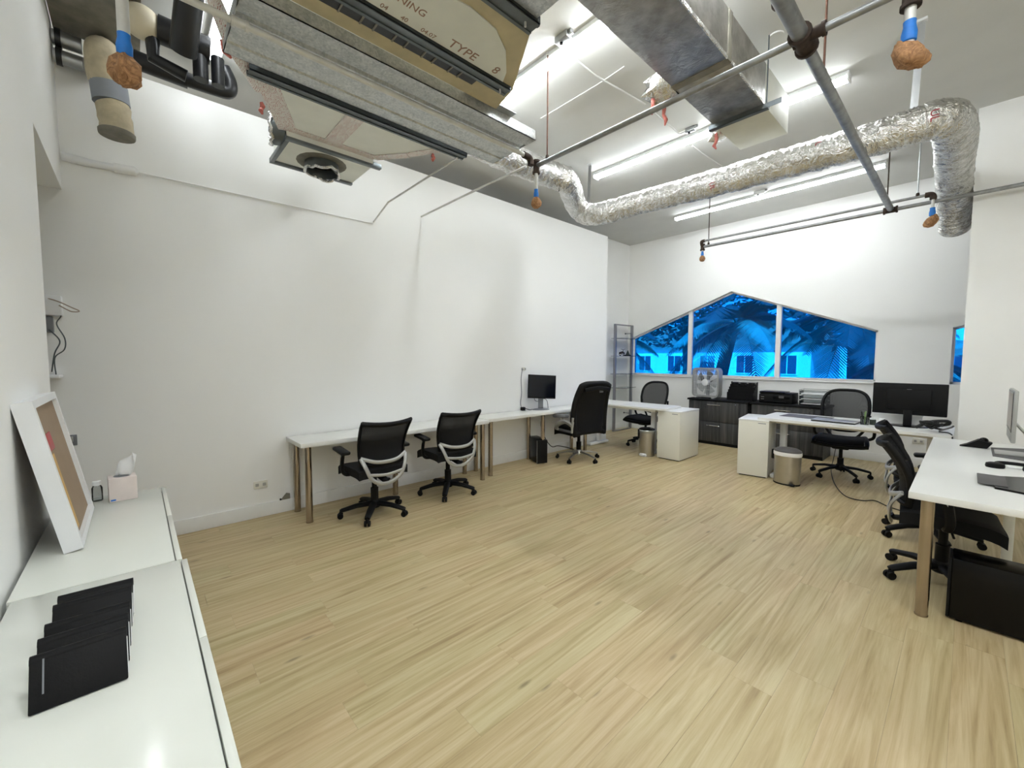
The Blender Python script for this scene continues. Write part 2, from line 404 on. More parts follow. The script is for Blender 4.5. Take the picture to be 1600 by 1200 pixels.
# ------------------------------------------------------------------ windows
def window(name, poly, mull, yg, label, glass='blue_film_glass'):
    wn = thing(name, label, 'window'); wn['kind'] = 'structure'
    fw = .028
    fr = MB(); n = len(poly)
    for i in range(n):
        a = Vector((poly[i][0], yg, poly[i][1])); b = Vector((poly[(i + 1) % n][0], yg, poly[(i + 1) % n][1]))
        d = (b - a).normalized(); nrm = Vector((-d.z, 0, d.x))
        q = [a, b, b + nrm * fw - d * fw * .2, a + nrm * fw + d * fw * .2]
        fr.prism([(v.x, v.z) for v in q], yg - .02, yg + .03, 'y')
    fr.build('window_frame', 'trim_paint', wn)
    def top(x):
        up = [p for p in poly if p[1] > poly[0][1] + .01]; up.sort()
        for k in range(len(up) - 1):
            if up[k][0] <= x <= up[k + 1][0]: return up[k][1] + (up[k + 1][1] - up[k][1]) * (x - up[k][0]) / (up[k + 1][0] - up[k][0])
        return up[-1][1]
    z0 = poly[0][1]
    for x in mull: MB().prism([(x - .036, z0), (x + .036, z0), (x + .036, top(x + .036)), (x - .036, top(x - .036))], yg - .05, yg + .03, 'y').build('mullion', 'trim_paint', wn)
    xs = [min(p[0] for p in poly)] + list(mull) + [max(p[0] for p in poly)]
    for k in range(len(xs) - 1):
        a, b = xs[k], xs[k + 1]
        pts = [(a, z0), (b, z0), (b, top(b))] + [p for p in sorted(poly, reverse=True) if a < p[0] < b and p[1] > z0 + .01] + [(a, top(a))]
        MB().prism(pts, yg, yg + .006, 'y').build('pane', glass, wn)
    return wn
window('window_1', [(W0, WS), (W1, WS), (W1, WRr), (WX, WA), (W0, WL)], [-3.70, -2.19], YW + .10, 'wide peaked window with blue film on three panes')
window('window_2', [(-.16, WS), (.70, WS), (.70, 2.16), (-.16, 1.93)], [], YW + .14, 'narrow strip of blue window beside the pier')
o = MB().span((W0 - .02, YW - .03, WS - .03), (W1 + .02, YW + .1, WS), .004).build('trim_1', 'trim_paint'); o['kind'] = 'structure'; tag(o, 'white sill under the peaked blue window', 'sill')

# ------------------------------------------------------------------ light strips on the ceiling
def strip(x0, x1, y, label, level=1.0):
    dm = 'led_diffuser' if level == 1 else led('led_diffuser_%d' % round(level * 100), LED * level)
    t = thing('light_strip', label, 'ceiling light', ((x0 + x1) / 2, y, ZC), 0, 'linear ceiling lights'); h = (x1 - x0) / 2
    MB().span((-h, -.055, -.036), (h, .055, 0), .004).build('housing', 'led_housing', t)
    MB().prism([(-h_ * .046, z_) for h_, z_ in ((-1, -.0362), (-.92, -.052), (-.7, -.062), (-.35, -.068), (.35, -.068), (.7, -.062), (.92, -.052), (1, -.0362))], -h + .012, h - .012, 'x').build('diffuser', dm, t)
    for s in (-1, 1): MB().span((s * h - .008, -.056, -.072), (s * h + .008, .056, 0), .003).build('end_cap', 'led_housing', t)
strip(-3.50, -.80, 6.98, 'linear ceiling light nearest the blue window', .68)
strip(-3.44, -.80, 4.62, 'middle linear ceiling light passing above the rectangular duct', .82)
strip(-1.05, .55, .80, 'linear ceiling light above the low white cabinets', 1.15)
strip(-4.20, -2.95, .56, 'linear ceiling light above the black pipes in the left corner', .48)
strip(.70, 3.40, .30, 'added unseen fill light strip over the right half of the room, nearest the cabinets', .6)  # out-of-view strip added to brighten the long wall from under the air handler
strip(.70, 3.40, 1.30, 'added unseen fill light strip over the right half of the room, second from the cabinets', .4)  # second added fill strip for the dim near end, also out of view
strip(-3.30, -.70, 2.60, 'linear ceiling light partly hidden by the air handler', 1.15)

# ceiling conduits and boxes
def pline(name, pts, r, mat, label, cat, n=10, smooth=False, group=None):
    o = MB().tube(smooth_path(pts, 8) if smooth else pts, r, n).build(name, mat); return tag(o, label, cat, group)
zc = ZC - .012
def cz(x, y): return pz(x, y, zc)
pline('conduit', [cz(893, 88), cz(930, 118), cz(1008, 163)], .009, 'ceiling_paint', 'white painted conduit beside the light above the air handler', 'conduit')
pline('conduit', [cz(845, 185), cz(940, 128), cz(975, 104)], .005, 'ceiling_paint', 'thin white wire line crossing a conduit on the ceiling', 'conduit')
pline('conduit', [cz(1022, 176), cz(1050, 200), cz(1062, 209), cz(1082, 198)], .008, 'ceiling_paint', 'white conduit bending to the middle light', 'conduit', smooth=True)
pline('conduit', [cz(1082, 228), cz(1105, 245), cz(1140, 268)], .008, 'ceiling_paint', 'white conduit behind the middle light running to the foil duct', 'conduit', smooth=True)
def jbox(px_, py_, sx, sy, label, mat='led_housing'):
    p = pz(px_, py_, ZC); t = thing('junction_box', label, 'junction box', (p.x, p.y, ZC))
    MB().span((-sx / 2, -sy / 2, -.045), (sx / 2, sy / 2, 0), .006).build('box', mat, t)
    MB().cyl((-sx * .15, 0, -.055), (-sx * .15, 0, -.044), .012, n=10).build('knockout', 'gloss_black', t)
    MB().span((sx * .5, -sy * .25, -.03), (sx * .5 + .03, sy * .25, 0), .004).build('connector', 'strap_steel', t)
jbox(880, 55, .12, .07, 'small metal junction box near the light by the air handler', 'strap_steel')
jbox(1079, 199, .10, .05, 'small junction box at the middle light', 'strap_steel')
jbox(1187, 298, .14, .05, 'small white box beside the light nearest the window')
for q, lb in (((1213, 55), 'round ceiling anchor plate above the rectangular duct'),):
    p = pz(*q, ZC); o = MB().cyl((p.x, p.y, ZC - .012), (p.x, p.y, ZC), .05, n=20).build('anchor_plate', 'ceiling_paint'); tag(o, lb, 'anchor plate')

# ------------------------------------------------------------------ sprinkler pipes
def fitting(mb, c, axis, r, l):
    a = Vector(axis).normalized(); c = Vector(c); mb.cyl(c - a * l / 2, c + a * l / 2, r, n=16)
    for s in (-1, 1): mb.cyl(c + a * (s * l / 2 - .008), c + a * (s * l / 2 + .008), r * 1.22, n=16)
def head(p, ztop, parent_label, r=.012, s=1.0, tilt=0, seed=1, pmat='pipe_light'):
    """drop pipe with a taped paper bag over the sprinkler head; p = centre of bag"""
    x, y, z = p
    t = thing('bagged_sprinkler', parent_label, 'sprinkler', (x, y, ztop), 0, 'bagged sprinkler heads')
    L = z - ztop
    MB().cyl((0, 0, 0), (0, 0, L + .02), r, n=14).build('drop_pipe', pmat, t)
    MB().lathe([(r * 1.1, .0), (.021 * s, .004), (.022 * s, .03 * s), (.017 * s, .055 * s), (.018 * s, .07 * s)][::1], (0, 0, L + .035 * s), 14).build('blue_tape', 'blue_tape', t)
    rn = random.Random(seed); n = 20; prof = [(.014, .045), (.020, .035), (.036, .015), (.043, -.012), (.04, -.035), (.028, -.052), (.01, -.058)]
    vs = []; fs = []
    for i, (rr, zz) in enumerate(prof):
        for j in range(n):
            a = 2 * math.pi * j / n; q = rr * s * (1 + .16 * math.sin(5 * a + i * .5 + seed) + rn.uniform(-.08, .08))
            vs.append((q * math.cos(a) + tilt * (-zz) * s, q * math.sin(a), L + zz * s + rn.uniform(-.003, .003)))
    for i in range(len(prof) - 1):
        for j in range(n): fs.append((i * n + j, (i + 1) * n + j, (i + 1) * n + (j + 1) % n, i * n + (j + 1) % n))
    fs.append(tuple(range(n))); fs.append(tuple((len(prof) - 1) * n + j for j in range(n))[::-1])
    MB().add(vs, fs).build('paper_bag', 'brown_bag', t, ang=60)
    return t
ZP0, ZP2, ZPB, ZP3 = 3.155, 3.11, 3.11, 3.10
k = lambda z: (z - 1.5) / 1.4
xp0 = -2.12 * k(ZP0)
# branch pipe under the drain pan
t = thing('sprinkler_pipe', 'light steel pipe running under the galvanised drain pan', 'pipe', (xp0, 0, ZP0))
MB().cyl((0, .02, 0), (0, 2.44, 0), .017, n=16).build('pipe', 'pipe_light', t)
m1 = MB(); fitting(m1, (0, .45, 0), (0, 1, 0), .021, .06); m1.build('coupling', 'pipe_light', t)
m1 = MB(); m1.tube(smooth_path([(0, 2.40, 0), (0, 2.46, -.004), (0, 2.48, -.03), (0, 2.48, -.06)], 5), .026, 14); m1.build('elbow', 'rust_iron', t)
m1 = MB(); fitting(m1, (0, 0.02, -.02), (0, 0, 1), .024, .07); m1.build('tee', 'pipe_light', t)
# cross pipe
y2 = 2.215 * k(ZP2)
t = thing('sprinkler_pipe', 'grey steel pipe crossing the ceiling below the rectangular duct', 'pipe', (0, y2, ZP2))
xr2 = -.24
MB().cyl((xp0, 0, 0), (xr2, 0, 0), .019, n=16).build('pipe', 'pipe_steel', t)
m1 = MB(); fitting(m1, (xp0, 0, -.01), (0, 0, 1), .026, .09); m1.build('tee', 'rust_iron', t)
m1 = MB(); fitting(m1, (xr2, 0, -.02), (0, 0, 1), .03, .12); m1.build('tee', 'rust_iron', t)
MB().cyl((xr2, 0, 0), (xr2, 0, .3), .03, n=16).build('riser', 'pipe_steel', t)
xb = -.555 * k(ZPB); y3 = 5.30 * k(ZP3)
t = thing('sprinkler_main', 'thick grey sprinkler main running towards the window', 'pipe', (xb, 0, ZPB))
MB().cyl((0, 1.2, .0), (0, y2 + .03, 0), .036, n=20).build('pipe', 'pipe_steel', t)
MB().cyl((0, y2 + .02, 0), (0, y3, 0), .029, n=20).build('pipe', 'pipe_steel', t)
m1 = MB(); fitting(m1, (0, y2 + .02, 0), (0, 1, 0), .043, .13); fitting(m1, (.03, y2 - .0, 0), (1, 0, 0), .028, .12); m1.build('cross_fitting', 'rust_iron', t)
m1 = MB(); m1.ball((-.03, y2 - .28, .035), .03, 12, 8); m1.build('plug', 'rust_iron', t)
t = thing('sprinkler_pipe', 'grey steel pipe running along in front of the peaked window wall', 'pipe', (0, y3, ZP3))
xl3 = -2.30 * k(ZP3)
MB().cyl((xl3, 0, 0), (XW, 0, 0), .019, n=16).build('pipe', 'pipe_steel', t)
m1 = MB(); fitting(m1, (xb, 0, 0), (1, 0, 0), .03, .1); m1.build('tee', 'rust_iron', t)
m1 = MB(); fitting(m1, (xl3, 0, -.005), (0, 0, 1), .026, .075); m1.build('tee', 'rust_iron', t)
y3b = y3 - .065; a3 = pY(1098, 377, y3b); b3 = pY(1452, 304, y3b); z3b = (a3.z + b3.z) / 2
t = thing('sprinkler_pipe', 'thinner offset pipe just above the window wall pipe', 'pipe', (0, y3b, z3b))
MB().cyl((a3.x, 0, 0), (b3.x, 0, 0), .014, n=14).build('pipe', 'pipe_steel', t)
MB().tube(smooth_path([(a3.x + .03, 0, 0), (a3.x - .012, 0, -.005), (a3.x - .025, .03, -.03), (xl3, .065, -.06)], 5), .022, 14).build('elbow', 'rust_iron', t)
MB().tube(smooth_path([(b3.x - .03, 0, 0), (b3.x + .015, 0, -.004), (b3.x + .03, 0, -.03), (b3.x + .03, 0, -.055)], 5), .027, 14).build('elbow', 'rust_iron', t)
# heads
h = pX(829, 312, xp0); head((xp0, y2, h.z), ZP2 - .05, 'bagged sprinkler head hanging at the corner of the drain pan', s=.95, seed=3, r=.013)
h = pY(1092, 404, y3); head((xl3, y3, h.z), ZP3 - .04, 'small bagged sprinkler head above the peak of the blue window', s=.85, seed=5)
h = pY(1455, 344, y3b); head((b3.x + .03, y3b, h.z), z3b - .05, 'bagged sprinkler head beside the foil duct near the pier', s=1.15, seed=8, tilt=-.3)
h = pY(1421, 82, y2); head((xr2, y2, h.z), ZP2 - .06, 'bagged sprinkler head at top right in front of the ceiling strap', s=1.25, seed=11, tilt=.5, r=.02)
h = pX(203, 108, xp0); head((xp0, .02, h.z), ZP0 - .04, 'bagged sprinkler head on white drop pipe beside the near wall', s=1.3, seed=14, r=.022)
# hanger rods
def rod(x, y, z0, z1, mat, label, r=.006):
    t = thing('hanger_rod', label, 'hanger rod', (x, y, z0))
    MB().cyl((0, 0, 0), (0, 0, z1 - z0), r, n=8).build('rod', mat, t)
    MB().lathe([(.014, -.012), (.016, 0), (.012, .02)], n=10).build('clip', 'rust_iron', t)
    MB().cyl((0, 0, z1 - z0 - .02), (0, 0, z1 - z0), .016, n=10).build('anchor', 'ceiling_paint', t)
p = pY(855, 247, y2); rod(p.x, y2, ZP2 + .024, ZC, 'rod_rust', 'thin rusty rod holding the cross pipe near the drain pan')
p = pX(1287, 113, xb); rod(xb, p.y, ZPB + .034, ZC, 'rod_rust', 'dark rod holding the thick sprinkler main')
p = pY(1107, 384, y3); rod(p.x, y3, ZP3 + .024, ZC, 'rust_iron', 'thin rod holding the window wall pipe at its window end')
p = pY(1386, 318, y3b); rod(p.x, y3b, z3b + .02, ZC, 'rust_iron', 'thin black rod above the end of the sprinkler main')
p = pY(1434, 302, y3b); rod(p.x, y3b, z3b + .02, ZC, 'strap_steel', 'thin grey rod close to the end of the offset pipe')
# ------------------------------------------------------------------ rectangular duct
ZD = 3.45
td = thing('rectangular_duct', 'rectangular foil faced duct hanging below the ceiling', 'duct', (-1.335, 2.6, ZD))
ya, yb = -2.0, 1.66; hw = .19
MB().span((-hw, ya, 0), (hw, .35, .31), .004).build('duct_section', 'foil_flat', td)
MB().span((-hw, .36, .0), (hw, 1.06, .31), .004).build('duct_section', 'foil_flat', td)
MB().span((-hw, 1.07, 0), (hw, yb, .31), .004).build('duct_section', 'ductboard', td)
MB().span((-hw - .004, .32, -.004), (hw + .004, .385, .314), .002).build('seam_tape', 'seal_grey', td)
MB().span((hw - .004, ya, -.003), (hw + .003, 1.05, .02)).build('corner_tape', 'foil', td)
for yy in (1.05,):
    s1 = MB(); s1.span((-hw - .03, yy - .02, -.04), (hw + .03, yy + .02, -.036)); s1.span((-hw - .03, yy - .02, -.04), (-hw + .5, yy - .017, -.003)); s1.span((-hw - .03, yy + .017, -.04), (hw + .03, yy + .02, -.003))
    s1.build('strut_channel', 'strut_steel', td)
for sx in (-1, 1): MB().cyl((sx * (hw + .015), 1.05, -.02), (sx * (hw + .015), 1.05, ZC - ZD), .005, n=8).build('hanger_rod', 'strut_steel', td)
# torn foil stubs on the far side
rn = random.Random(4)
def stub(c, r, l, label):
    n = 18; vs = []; fs = []
    for i in range(5):
        q = i / 4
        for j in range(n):
            a = 2 * math.pi * j / n; rr = r * (1 - .18 * q + rn.uniform(-.12, .12) * q); e = l * q + (rn.uniform(-.05, .05) if i == 4 else 0)
            vs.append((c[0] - e, c[1] + rr * math.cos(a), c[2] + rr * math.sin(a) - .05 * q))
    for i in range(4):
        for j in range(n): fs.append((i * n + j, i * n + (j + 1) % n, (i + 1) * n + (j + 1) % n, (i + 1) * n + j))
    fs.append(tuple(4 * n + j for j in range(n)))
    return MB().add(vs, fs).build('foil_stub', 'foil', td, label=label)
stub((-hw, .42, .12), .13, .2, 'crumpled foil duct stub'); stub((-hw, 1.30, .10), .1, .10, 'crumpled foil duct stub')
def rag(c, s, seed):
    r2 = random.Random(seed); m_ = MB()
    pts = [(c[0] + r2.uniform(-.01, .01), c[1] + r2.uniform(-.01, .01), c[2] - i * s / 4) for i in range(5)]
    m_.tube(pts, [.010, .016, .012, .015, .006], 8); return m_
rag((-hw - .16, .36, .02), .13, 3).build('insulation_tuft', 'red_cloth', td); rag((-hw - .14, .5, .02), .17, 4).build('insulation_tuft', 'red_cloth', td)
rag((-hw - .05, 1.22, .01), .13, 5).build('insulation_tuft', 'red_cloth', td)
FL = Matrix(((1, 0, 0, 0), (0, -1, 0, 0), (0, 0, -1, 0), (0, 0, 0, 1)))        # face down
def down_text(s, size, x, y, z, ang, parent, mat='ink_brown', name='lettering'):
    return text_mesh(s, size, mat, name, parent, Matrix.Translation((x, y, z)) @ Matrix.Rotation(ang, 4, 'Z') @ Matrix.Rotation(math.pi, 4, 'X'))
down_text('TYPE', .12, .0, .49, -.0012, 0, td)
# ------------------------------------------------------------------ flexible foil duct
P = [(-2.98, 2.2, 3.40), (-3.05, 2.75, 3.42), (-3.08, 3.4, 3.46), pz(886, 285, 3.44), pX(903, 325, -3.45), pX(930, 335, -3.22)]
P += [pY(1010, 314, 4.42), pY(1110, 288, 4.40), pY(1240, 252, 4.38), pY(1350, 222, 4.36), pY(1430, 197, 4.38), pY(1478, 186, 4.50), (-.155, 4.95, 3.29), (-.17, 5.5, 3.28), (-.178, 6.06, 3.262), (-.178, 6.4, 3.20), (-.178, 6.64, 3.11), (-.174, 6.82, 3.0)]
path = smooth_path(P, 10)
tf = thing('flexible_duct', 'silver foil flexible duct snaking under the ceiling', 'flexible duct', tuple(path[0]))
base0 = Vector(path[0])
rs = [.128 * (1 + .03 * math.sin(i * 1.9) + random.Random(i).uniform(-.03, .03)) for i in range(len(path))]
# wrinkled skin
fine = []
for i in range(len(path) - 1):
    for q in range(3): fine.append((path[i].lerp(path[i + 1], q / 3), rs[i] * (1 - q / 3) + rs[i + 1] * q / 3))
fine.append((path[-1], rs[-1]))
mb = MB().tube([p - base0 for p, r in fine], [r for p, r in fine], 28)
rn = random.Random(2); nn = 28; vv = []
for i, v in enumerate(mb.v):
    c = fine[i // nn][0] - base0; d = Vector(v) - c
    vv.append(tuple(c + d * (1 + rn.uniform(-.045, .03) + .02 * math.sin(i // nn * 2.1 + (i % nn) * .45))))
mb.v = vv; mb.build('foil_jacket', 'foil', tf, ang=80)
MB().tube([path[-1] - base0 - (path[-1] - path[-2]).normalized() * .02, path[-1] - base0 + (path[-1] - path[-2]).normalized() * .05], .129, 24).build('end_collar', 'foil', tf)
def ul(px_, py_, Y, size, rot):
    d = ray(px_, py_); q = CP + d * ((Y - .125) / d.y)
    nrm = Vector((0, -.75, -.66)).normalized() if py_ > 205 else Vector((.1, -.92, -.38)).normalized()
    up = Vector((1, 0, 0)); up = (up - nrm * up.dot(nrm)).normalized(); rt = up.cross(nrm)
    M = Matrix((rt, up, nrm)).transposed().to_4x4(); M.translation = q - base0 + nrm * .012
    return text_mesh('UL', size, 'ink_red', 'lettering', tf, M)
for a in ((1279, 228), (1113, 290), (1460, 180)): ul(a[0], a[1], 4.39, .065, 0)
# straps
def strap(top, bot, label):
    t = thing('duct_strap', label, 'strap', tuple(top)); b = Vector(bot) - Vector(top)
    MB().tube([(0, 0, 0), b], .022, 4, sq=(.05, 1), up=(0, 1, 0)).build('strap', 'strap_steel', t)
    MB().span((-.03, -.02, -.02), (.03, .02, 0), .003).build('bracket', 'led_housing', t)
tp = pz(922, 256, ZC); strap(tp, (tp.x - .02, tp.y, 3.46), 'thin metal strap holding the left bend of the foil duct')
tp = pz(1441, 30, ZC); strap(tp, (tp.x - .02, tp.y + .04, 3.36), 'wide metal strap holding the right end of the foil duct')

# ------------------------------------------------------------------ air handler
A0 = (-2.2, 1.2, 3.2)
ta = thing('air_handler', 'large galvanised air handler with drain pan and strut frame under the ceiling', 'air handler', A0)
def L(x, y, z): return (x - A0[0], y - A0[1], z - A0[2])
def poly(pts): return [(x - A0[0], y - A0[1]) for x, y in pts]
MB().prism(poly([(-2.32, .25), (-2.32, 1.95), (-2.09, 1.90), (-1.66, 1.64), (-1.56, 1.60), (-1.56, .25)]), .055, .60).build('casing', 'ductboard_tan', ta)
# drain pan: bottom with grooves and turned-up sides
px0, px1, py0, py1 = -2.87, -2.35, .43, 2.38
prof = [(px0, .0), (px0 + .10, .0), (px0 + .11, .008), (px0 + .15, .008), (px0 + .16, 0), (px0 + .34, .0), (px0 + .355, .014), (px0 + .40, .014), (px0 + .415, 0), (px1, 0)]
mp = MB(); pts = [(x - A0[0], z) for x, z in prof]
mp.prism(pts + [(x, z + .006) for x, z in reversed(pts)], py0 - A0[1], py1 - A0[1], 'y')
mp.span(L(px1 - .004, py0, 3.2), L(px1, py1, 3.275)); mp.span(L(px0, py0, 3.2), L(px0 + .004, py1, 3.275))
mp.span(L(px0, py0, 3.2), L(px1, py0 + .004, 3.275)); mp.span(L(px0, py1 - .004, 3.2), L(px1, py1, 3.275))
mp.build('drain_pan', 'galvanised', ta)
MB().span(L(px0 + .01, py0 + .02, 3.215), L(px1 - .01, py1 - .02, 3.24)).build('pan_liner', 'strut_steel', ta)
MB().span(L(px1 - .02, 1.7, 3.275), L(px1 + .06, 2.12, 3.28)).build('pan_bracket', 'strap_steel', ta)
def strutc(x0, x1, y0, y1, z, name='strut_channel'):
    s1 = MB(); s1.span(L(x0, y0, z), L(x1, y1, z + .004)); s1.span(L(x0, y0, z), L(x0 + .004, y1, z + .04)); s1.span(L(x1 - .004, y0, z), L(x1, y1, z + .04))
    s1.span(L(x0 + .004, y0, z - .006), L(x0 + .022, y1, z)); s1.span(L(x1 - .022, y0, z - .006), L(x1 - .004, y1, z))
    return s1.build(name, 'strut_steel', ta)
strutc(-2.975, -2.895, .56, 2.12, 3.185); strutc(-2.135, -2.06, .30, 1.86, 3.225); strutc(-1.66, -1.57, .3, 1.62, 3.225)
# black perforated louvre strip with ribs
MB().span(L(-2.215, .72, 3.245), L(-2.14, 1.66, 3.254)).build('louvre_strip', 'insul_black', ta)
for i in range(9):
    yy = .82 + i * .09 + (.02 if i % 2 else 0); MB().span(L(-2.215, yy, 3.238), L(-2.145, yy + .008, 3.246)).build('louvre_rib', 'seal_grey', ta)
# ductboard panel with rounded sealant border and lettering
MB().prism(poly([(-2.055, .35), (-2.055, 1.86), (-1.665, 1.63), (-1.665, .35)]), .042, .055).build('board_border', 'ductboard_tan', ta)
MB().prism(poly([(-2.05, .40), (-2.05, 1.78), (-1.97, 1.74), (-1.84, 1.62), (-1.76, 1.48), (-1.74, 1.30), (-1.80, .9), (-1.80, .4)]), .036, .043).build('ductboard_panel', 'ductboard', ta)
def atext(s, size, x, y, ang, sub=.0352):
    return text_mesh(s, size, 'ink_brown', 'lettering', ta, Matrix.Translation((x - A0[0], y - A0[1], sub)) @ Matrix.Rotation(ang, 4, 'Z') @ Matrix.Rotation(math.pi, 4, 'X'))
atext('TYPE', .085, -2.0, 1.44, R(90)); atext('8', .085, -2.0, 1.68, R(90)); atext('CORNING', .06, -1.93, 1.02, R(90)); atext('04', .04, -2.025, .98, R(90)); atext('40', .04, -2.025, 1.09, R(90)); atext('04.07', .04, -2.025, 1.23, R(90))
MB().span(L(-1.565, .3, 3.235), L(-1.37, 1.59, 3.25), .003).build('duct_flange', 'galvanised', ta)
for x, y in ((-2.93, .62), (-2.93, 2.06), (-2.1, .4), (-2.1, 1.8), (-1.61, 1.55)):
    MB().cyl(L(x, y, 3.2), L(x, y, ZC), .006, n=8).build('hanger_rod', 'pipe_light', ta)
# ductboard plenum and collar box beyond the pan
tp = thing('supply_plenum', 'torn white ductboard plenum with open round collars beside the drain pan', 'plenum', (-3.3, 1.2, 3.2))
def Lp(x, y, z): return (x + 3.3, y - 1.2, z - 3.2)
pol = [(-2.90, .60), (-3.06, .66), (-3.58, .90), (-3.56, 1.62), (-3.31, 1.82), (-3.0, 2.0), (-2.90, 2.06)]
MB().prism([(x + 3.3, y - 1.2) for x, y in pol], .03, .34).build('plenum_board', 'ductboard_white', tp)
def tape(a, b, wdt, z, mat='foil_printed', name='foil_tape'):
    a = Vector(a); b = Vector(b); d = (b - a).normalized(); nrm = Vector((-d.y, d.x)) * wdt / 2
    q = [a + nrm, b + nrm, b - nrm, a - nrm]; MB().prism([(v.x + 3.3, v.y - 1.2) for v in q], z - 3.2, z - 3.2 + .004).build(name, mat, tp)
tape((-3.06, .69), (-3.56, .93), .13, 3.226); tape((-3.54, .92), (-3.53, 1.60), .09, 3.2245); tape((-3.52, 1.60), (-3.29, 1.79), .08, 3.2232); tape((-3.3, 1.78), (-2.98, 1.97), .07, 3.226)
tape((-3.5, 1.24), (-3.05, 1.24), .13, 3.2218)
MB().prism([(x + 3.3, y - 1.2) for x, y in [(-3.56, .92), (-3.60, .95), (-4.08, .95), (-4.08, 1.62), (-3.60, 1.62), (-3.56, 1.60)]], -.01, .14).build('collar_box', 'ductboard_white', tp)
def bar(a, b): MB().span(Lp(*a), Lp(*b), .002).build('edge_channel', 'strut_steel', tp)
bar((-3.61, .92, 3.17), (-3.565, 1.68, 3.21)); bar((-4.11, .92, 3.17), (-4.07, 1.62, 3.21)); bar((-4.07, .92, 3.17), (-3.61, .95, 3.21))
def collar(c, axis, r, l, seed):
    a = Vector(axis); rn = random.Random(seed); n = 22; u = a.orthogonal().normalized(); v = a.cross(u); vs = []; fs = []
    for i, (rr, q) in enumerate([(1, 0), (1.0, .5), (1.02, 1.0), (.93, 1.02), (.9, .5), (.9, 0)]):
        for j in range(n):
            t_ = 2 * math.pi * j / n; e = q * l + (rn.uniform(-.02, .02) if q >= 1 else 0)
            vs.append(Vector(c) + a * e + (u * math.cos(t_) + v * math.sin(t_)) * r * rr * (1 + rn.uniform(-.03, .03)))
    for i in range(5):
        for j in range(n): fs.append((i * n + j, i * n + (j + 1) % n, (i + 1) * n + (j + 1) % n, (i + 1) * n + j))
    co = MB().add(vs, fs).build('collar', 'strut_steel', tp)
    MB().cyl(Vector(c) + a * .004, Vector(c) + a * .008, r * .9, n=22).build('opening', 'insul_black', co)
    ring = MB(); pts = [Vector(c) + a * l + (u * math.cos(2 * math.pi * j / n) + v * math.sin(2 * math.pi * j / n)) * r * 1.02 * (1 + rn.uniform(-.06, .06)) + a * rn.uniform(-.015, .02) for j in range(n)]
    ring.tube(pts + [pts[0]], .012, 6, cap=False); ring.build('foil_rim', 'foil', co)
collar(Lp(-3.86, 1.27, 3.19), (0, 0, -1), .135, .075, 3); collar(Lp(-3.72, .95, 3.29), (-.25, -.97, 0), .11, .09, 5)
MB().lathe([(.2, 0), (.19, -.004), (.14, -.008)], Lp(-3.86, 1.27, 3.19), 20).build('sealant_ring', 'seal_grey', tp)
# torn foil strip at the near corner
q0 = Vector(Lp(-2.62, .36, 3.30)); q1 = Vector(Lp(-2.86, .48, 3.25)); q2 = Vector(Lp(-3.12, .68, 3.215))
MB().tube([q0, q1, q2], [.035, .05, .06], 8, sq=(.35, 1)).build('foil_tape', 'foil_printed', tp)
MB().tube([q1 + Vector((-.02, -.05, .02)), q1 + Vector((-.06, -.03, -.01)), q1 + Vector((-.10, .0, -.01))], [.012, .02, .008], 7).build('insulation_tuft', 'red_cloth', tp)
rag(Lp(-3.28, .70, 3.22), .08, 9).build('insulation_tuft', 'red_cloth', tp); rag(Lp(-3.12, 1.93, 3.22), .06, 10).build('insulation_tuft', 'red_cloth', tp)

# ------------------------------------------------------------------ pipes in the left corner
t = thing('wrapped_pipe', 'tan insulated pipe stub with a grey tape band in the left corner', 'pipe', (-4.20, -.03, 3.09))
MB().tube(smooth_path([(-.2, -.05, .56), (-.1, -.05, .6), (-.01, -.05, .53), (0, -.045, .40), (0, -.03, .34)], 6), .10, 20).build('elbow', 'insul_tan', t)
MB().cyl((0, -.03, .34), (0, -.02, .22), .102, n=22).build('tape_band', 'grey_tape', t)
mw = MB(); mw.tube([(0, -.02, .22), (0, -.01, .19), (0, -.01, .15), (0, -.005, .12), (0, 0, .08), (0, 0, .03)], [.092, .096, .091, .096, .091, .095], 20); mw.build('wrap', 'insul_tan', t)
MB().lathe([(.098, 0), (.102, .012), (.102, .03), (.096, .035)], (0, 0, 0), 22).build('rim', 'seal_grey', t)
t = thing('insulated_pipe', 'black foam insulated pipe with an elbow in the left corner', 'pipe', (-4.06, .3, 3.6))
MB().tube([(-.03, -.22, .02), (-.01, .08, 0)], .062, 18).build('sleeve', 'insul_black', t)
MB().tube(smooth_path([(-.01, .06, 0), (.01, .24, -.005), (.03, .33, .0), (.04, .34, .07), (.04, .30, .16)], 6), .05, 18).build('elbow', 'insul_black', t)
t = thing('insulated_pipe', 'thick upright black insulated pipe behind the light sprinkler pipe', 'pipe', (-3.40, .34, 3.42))
MB().tube([(-.22, -.02, .12), (.0, 0, .3), (.12, .02, .5)], .075, 18).build('sleeve', 'insul_black', t)
t = thing('pipe_valve', 'cream valve body with black insulated pipe beside the white drop pipe', 'valve', (-3.72, .12, 3.68))
MB().ball((0, 0, 0), .10, 18, 12, (1, 1.1, 1)).build('valve_body', 'cream_plastic', t)
MB().tube([(.0, .08, 0), (.02, .36, -.02)], .085, 18).build('sleeve', 'insul_black', t)
MB().cyl((.0, -.1, .02), (.0, -.07, .015), .06, n=16).build('flange', 'rust_iron', t)
MB().tube([(0, .05, -.08), (0, .05, -.2), (.0, .22, -.24)], .04, 12).build('outlet', 'insul_black', t)
MB().cyl((.02, .30, -.05), (.02, .30, -.24), .045, n=14).build('drain_leg', 'insul_black', t)
MB().cyl((.02, .40, -.05), (.02, .40, -.24), .04, n=14).build('drain_leg', 'insul_black', t)
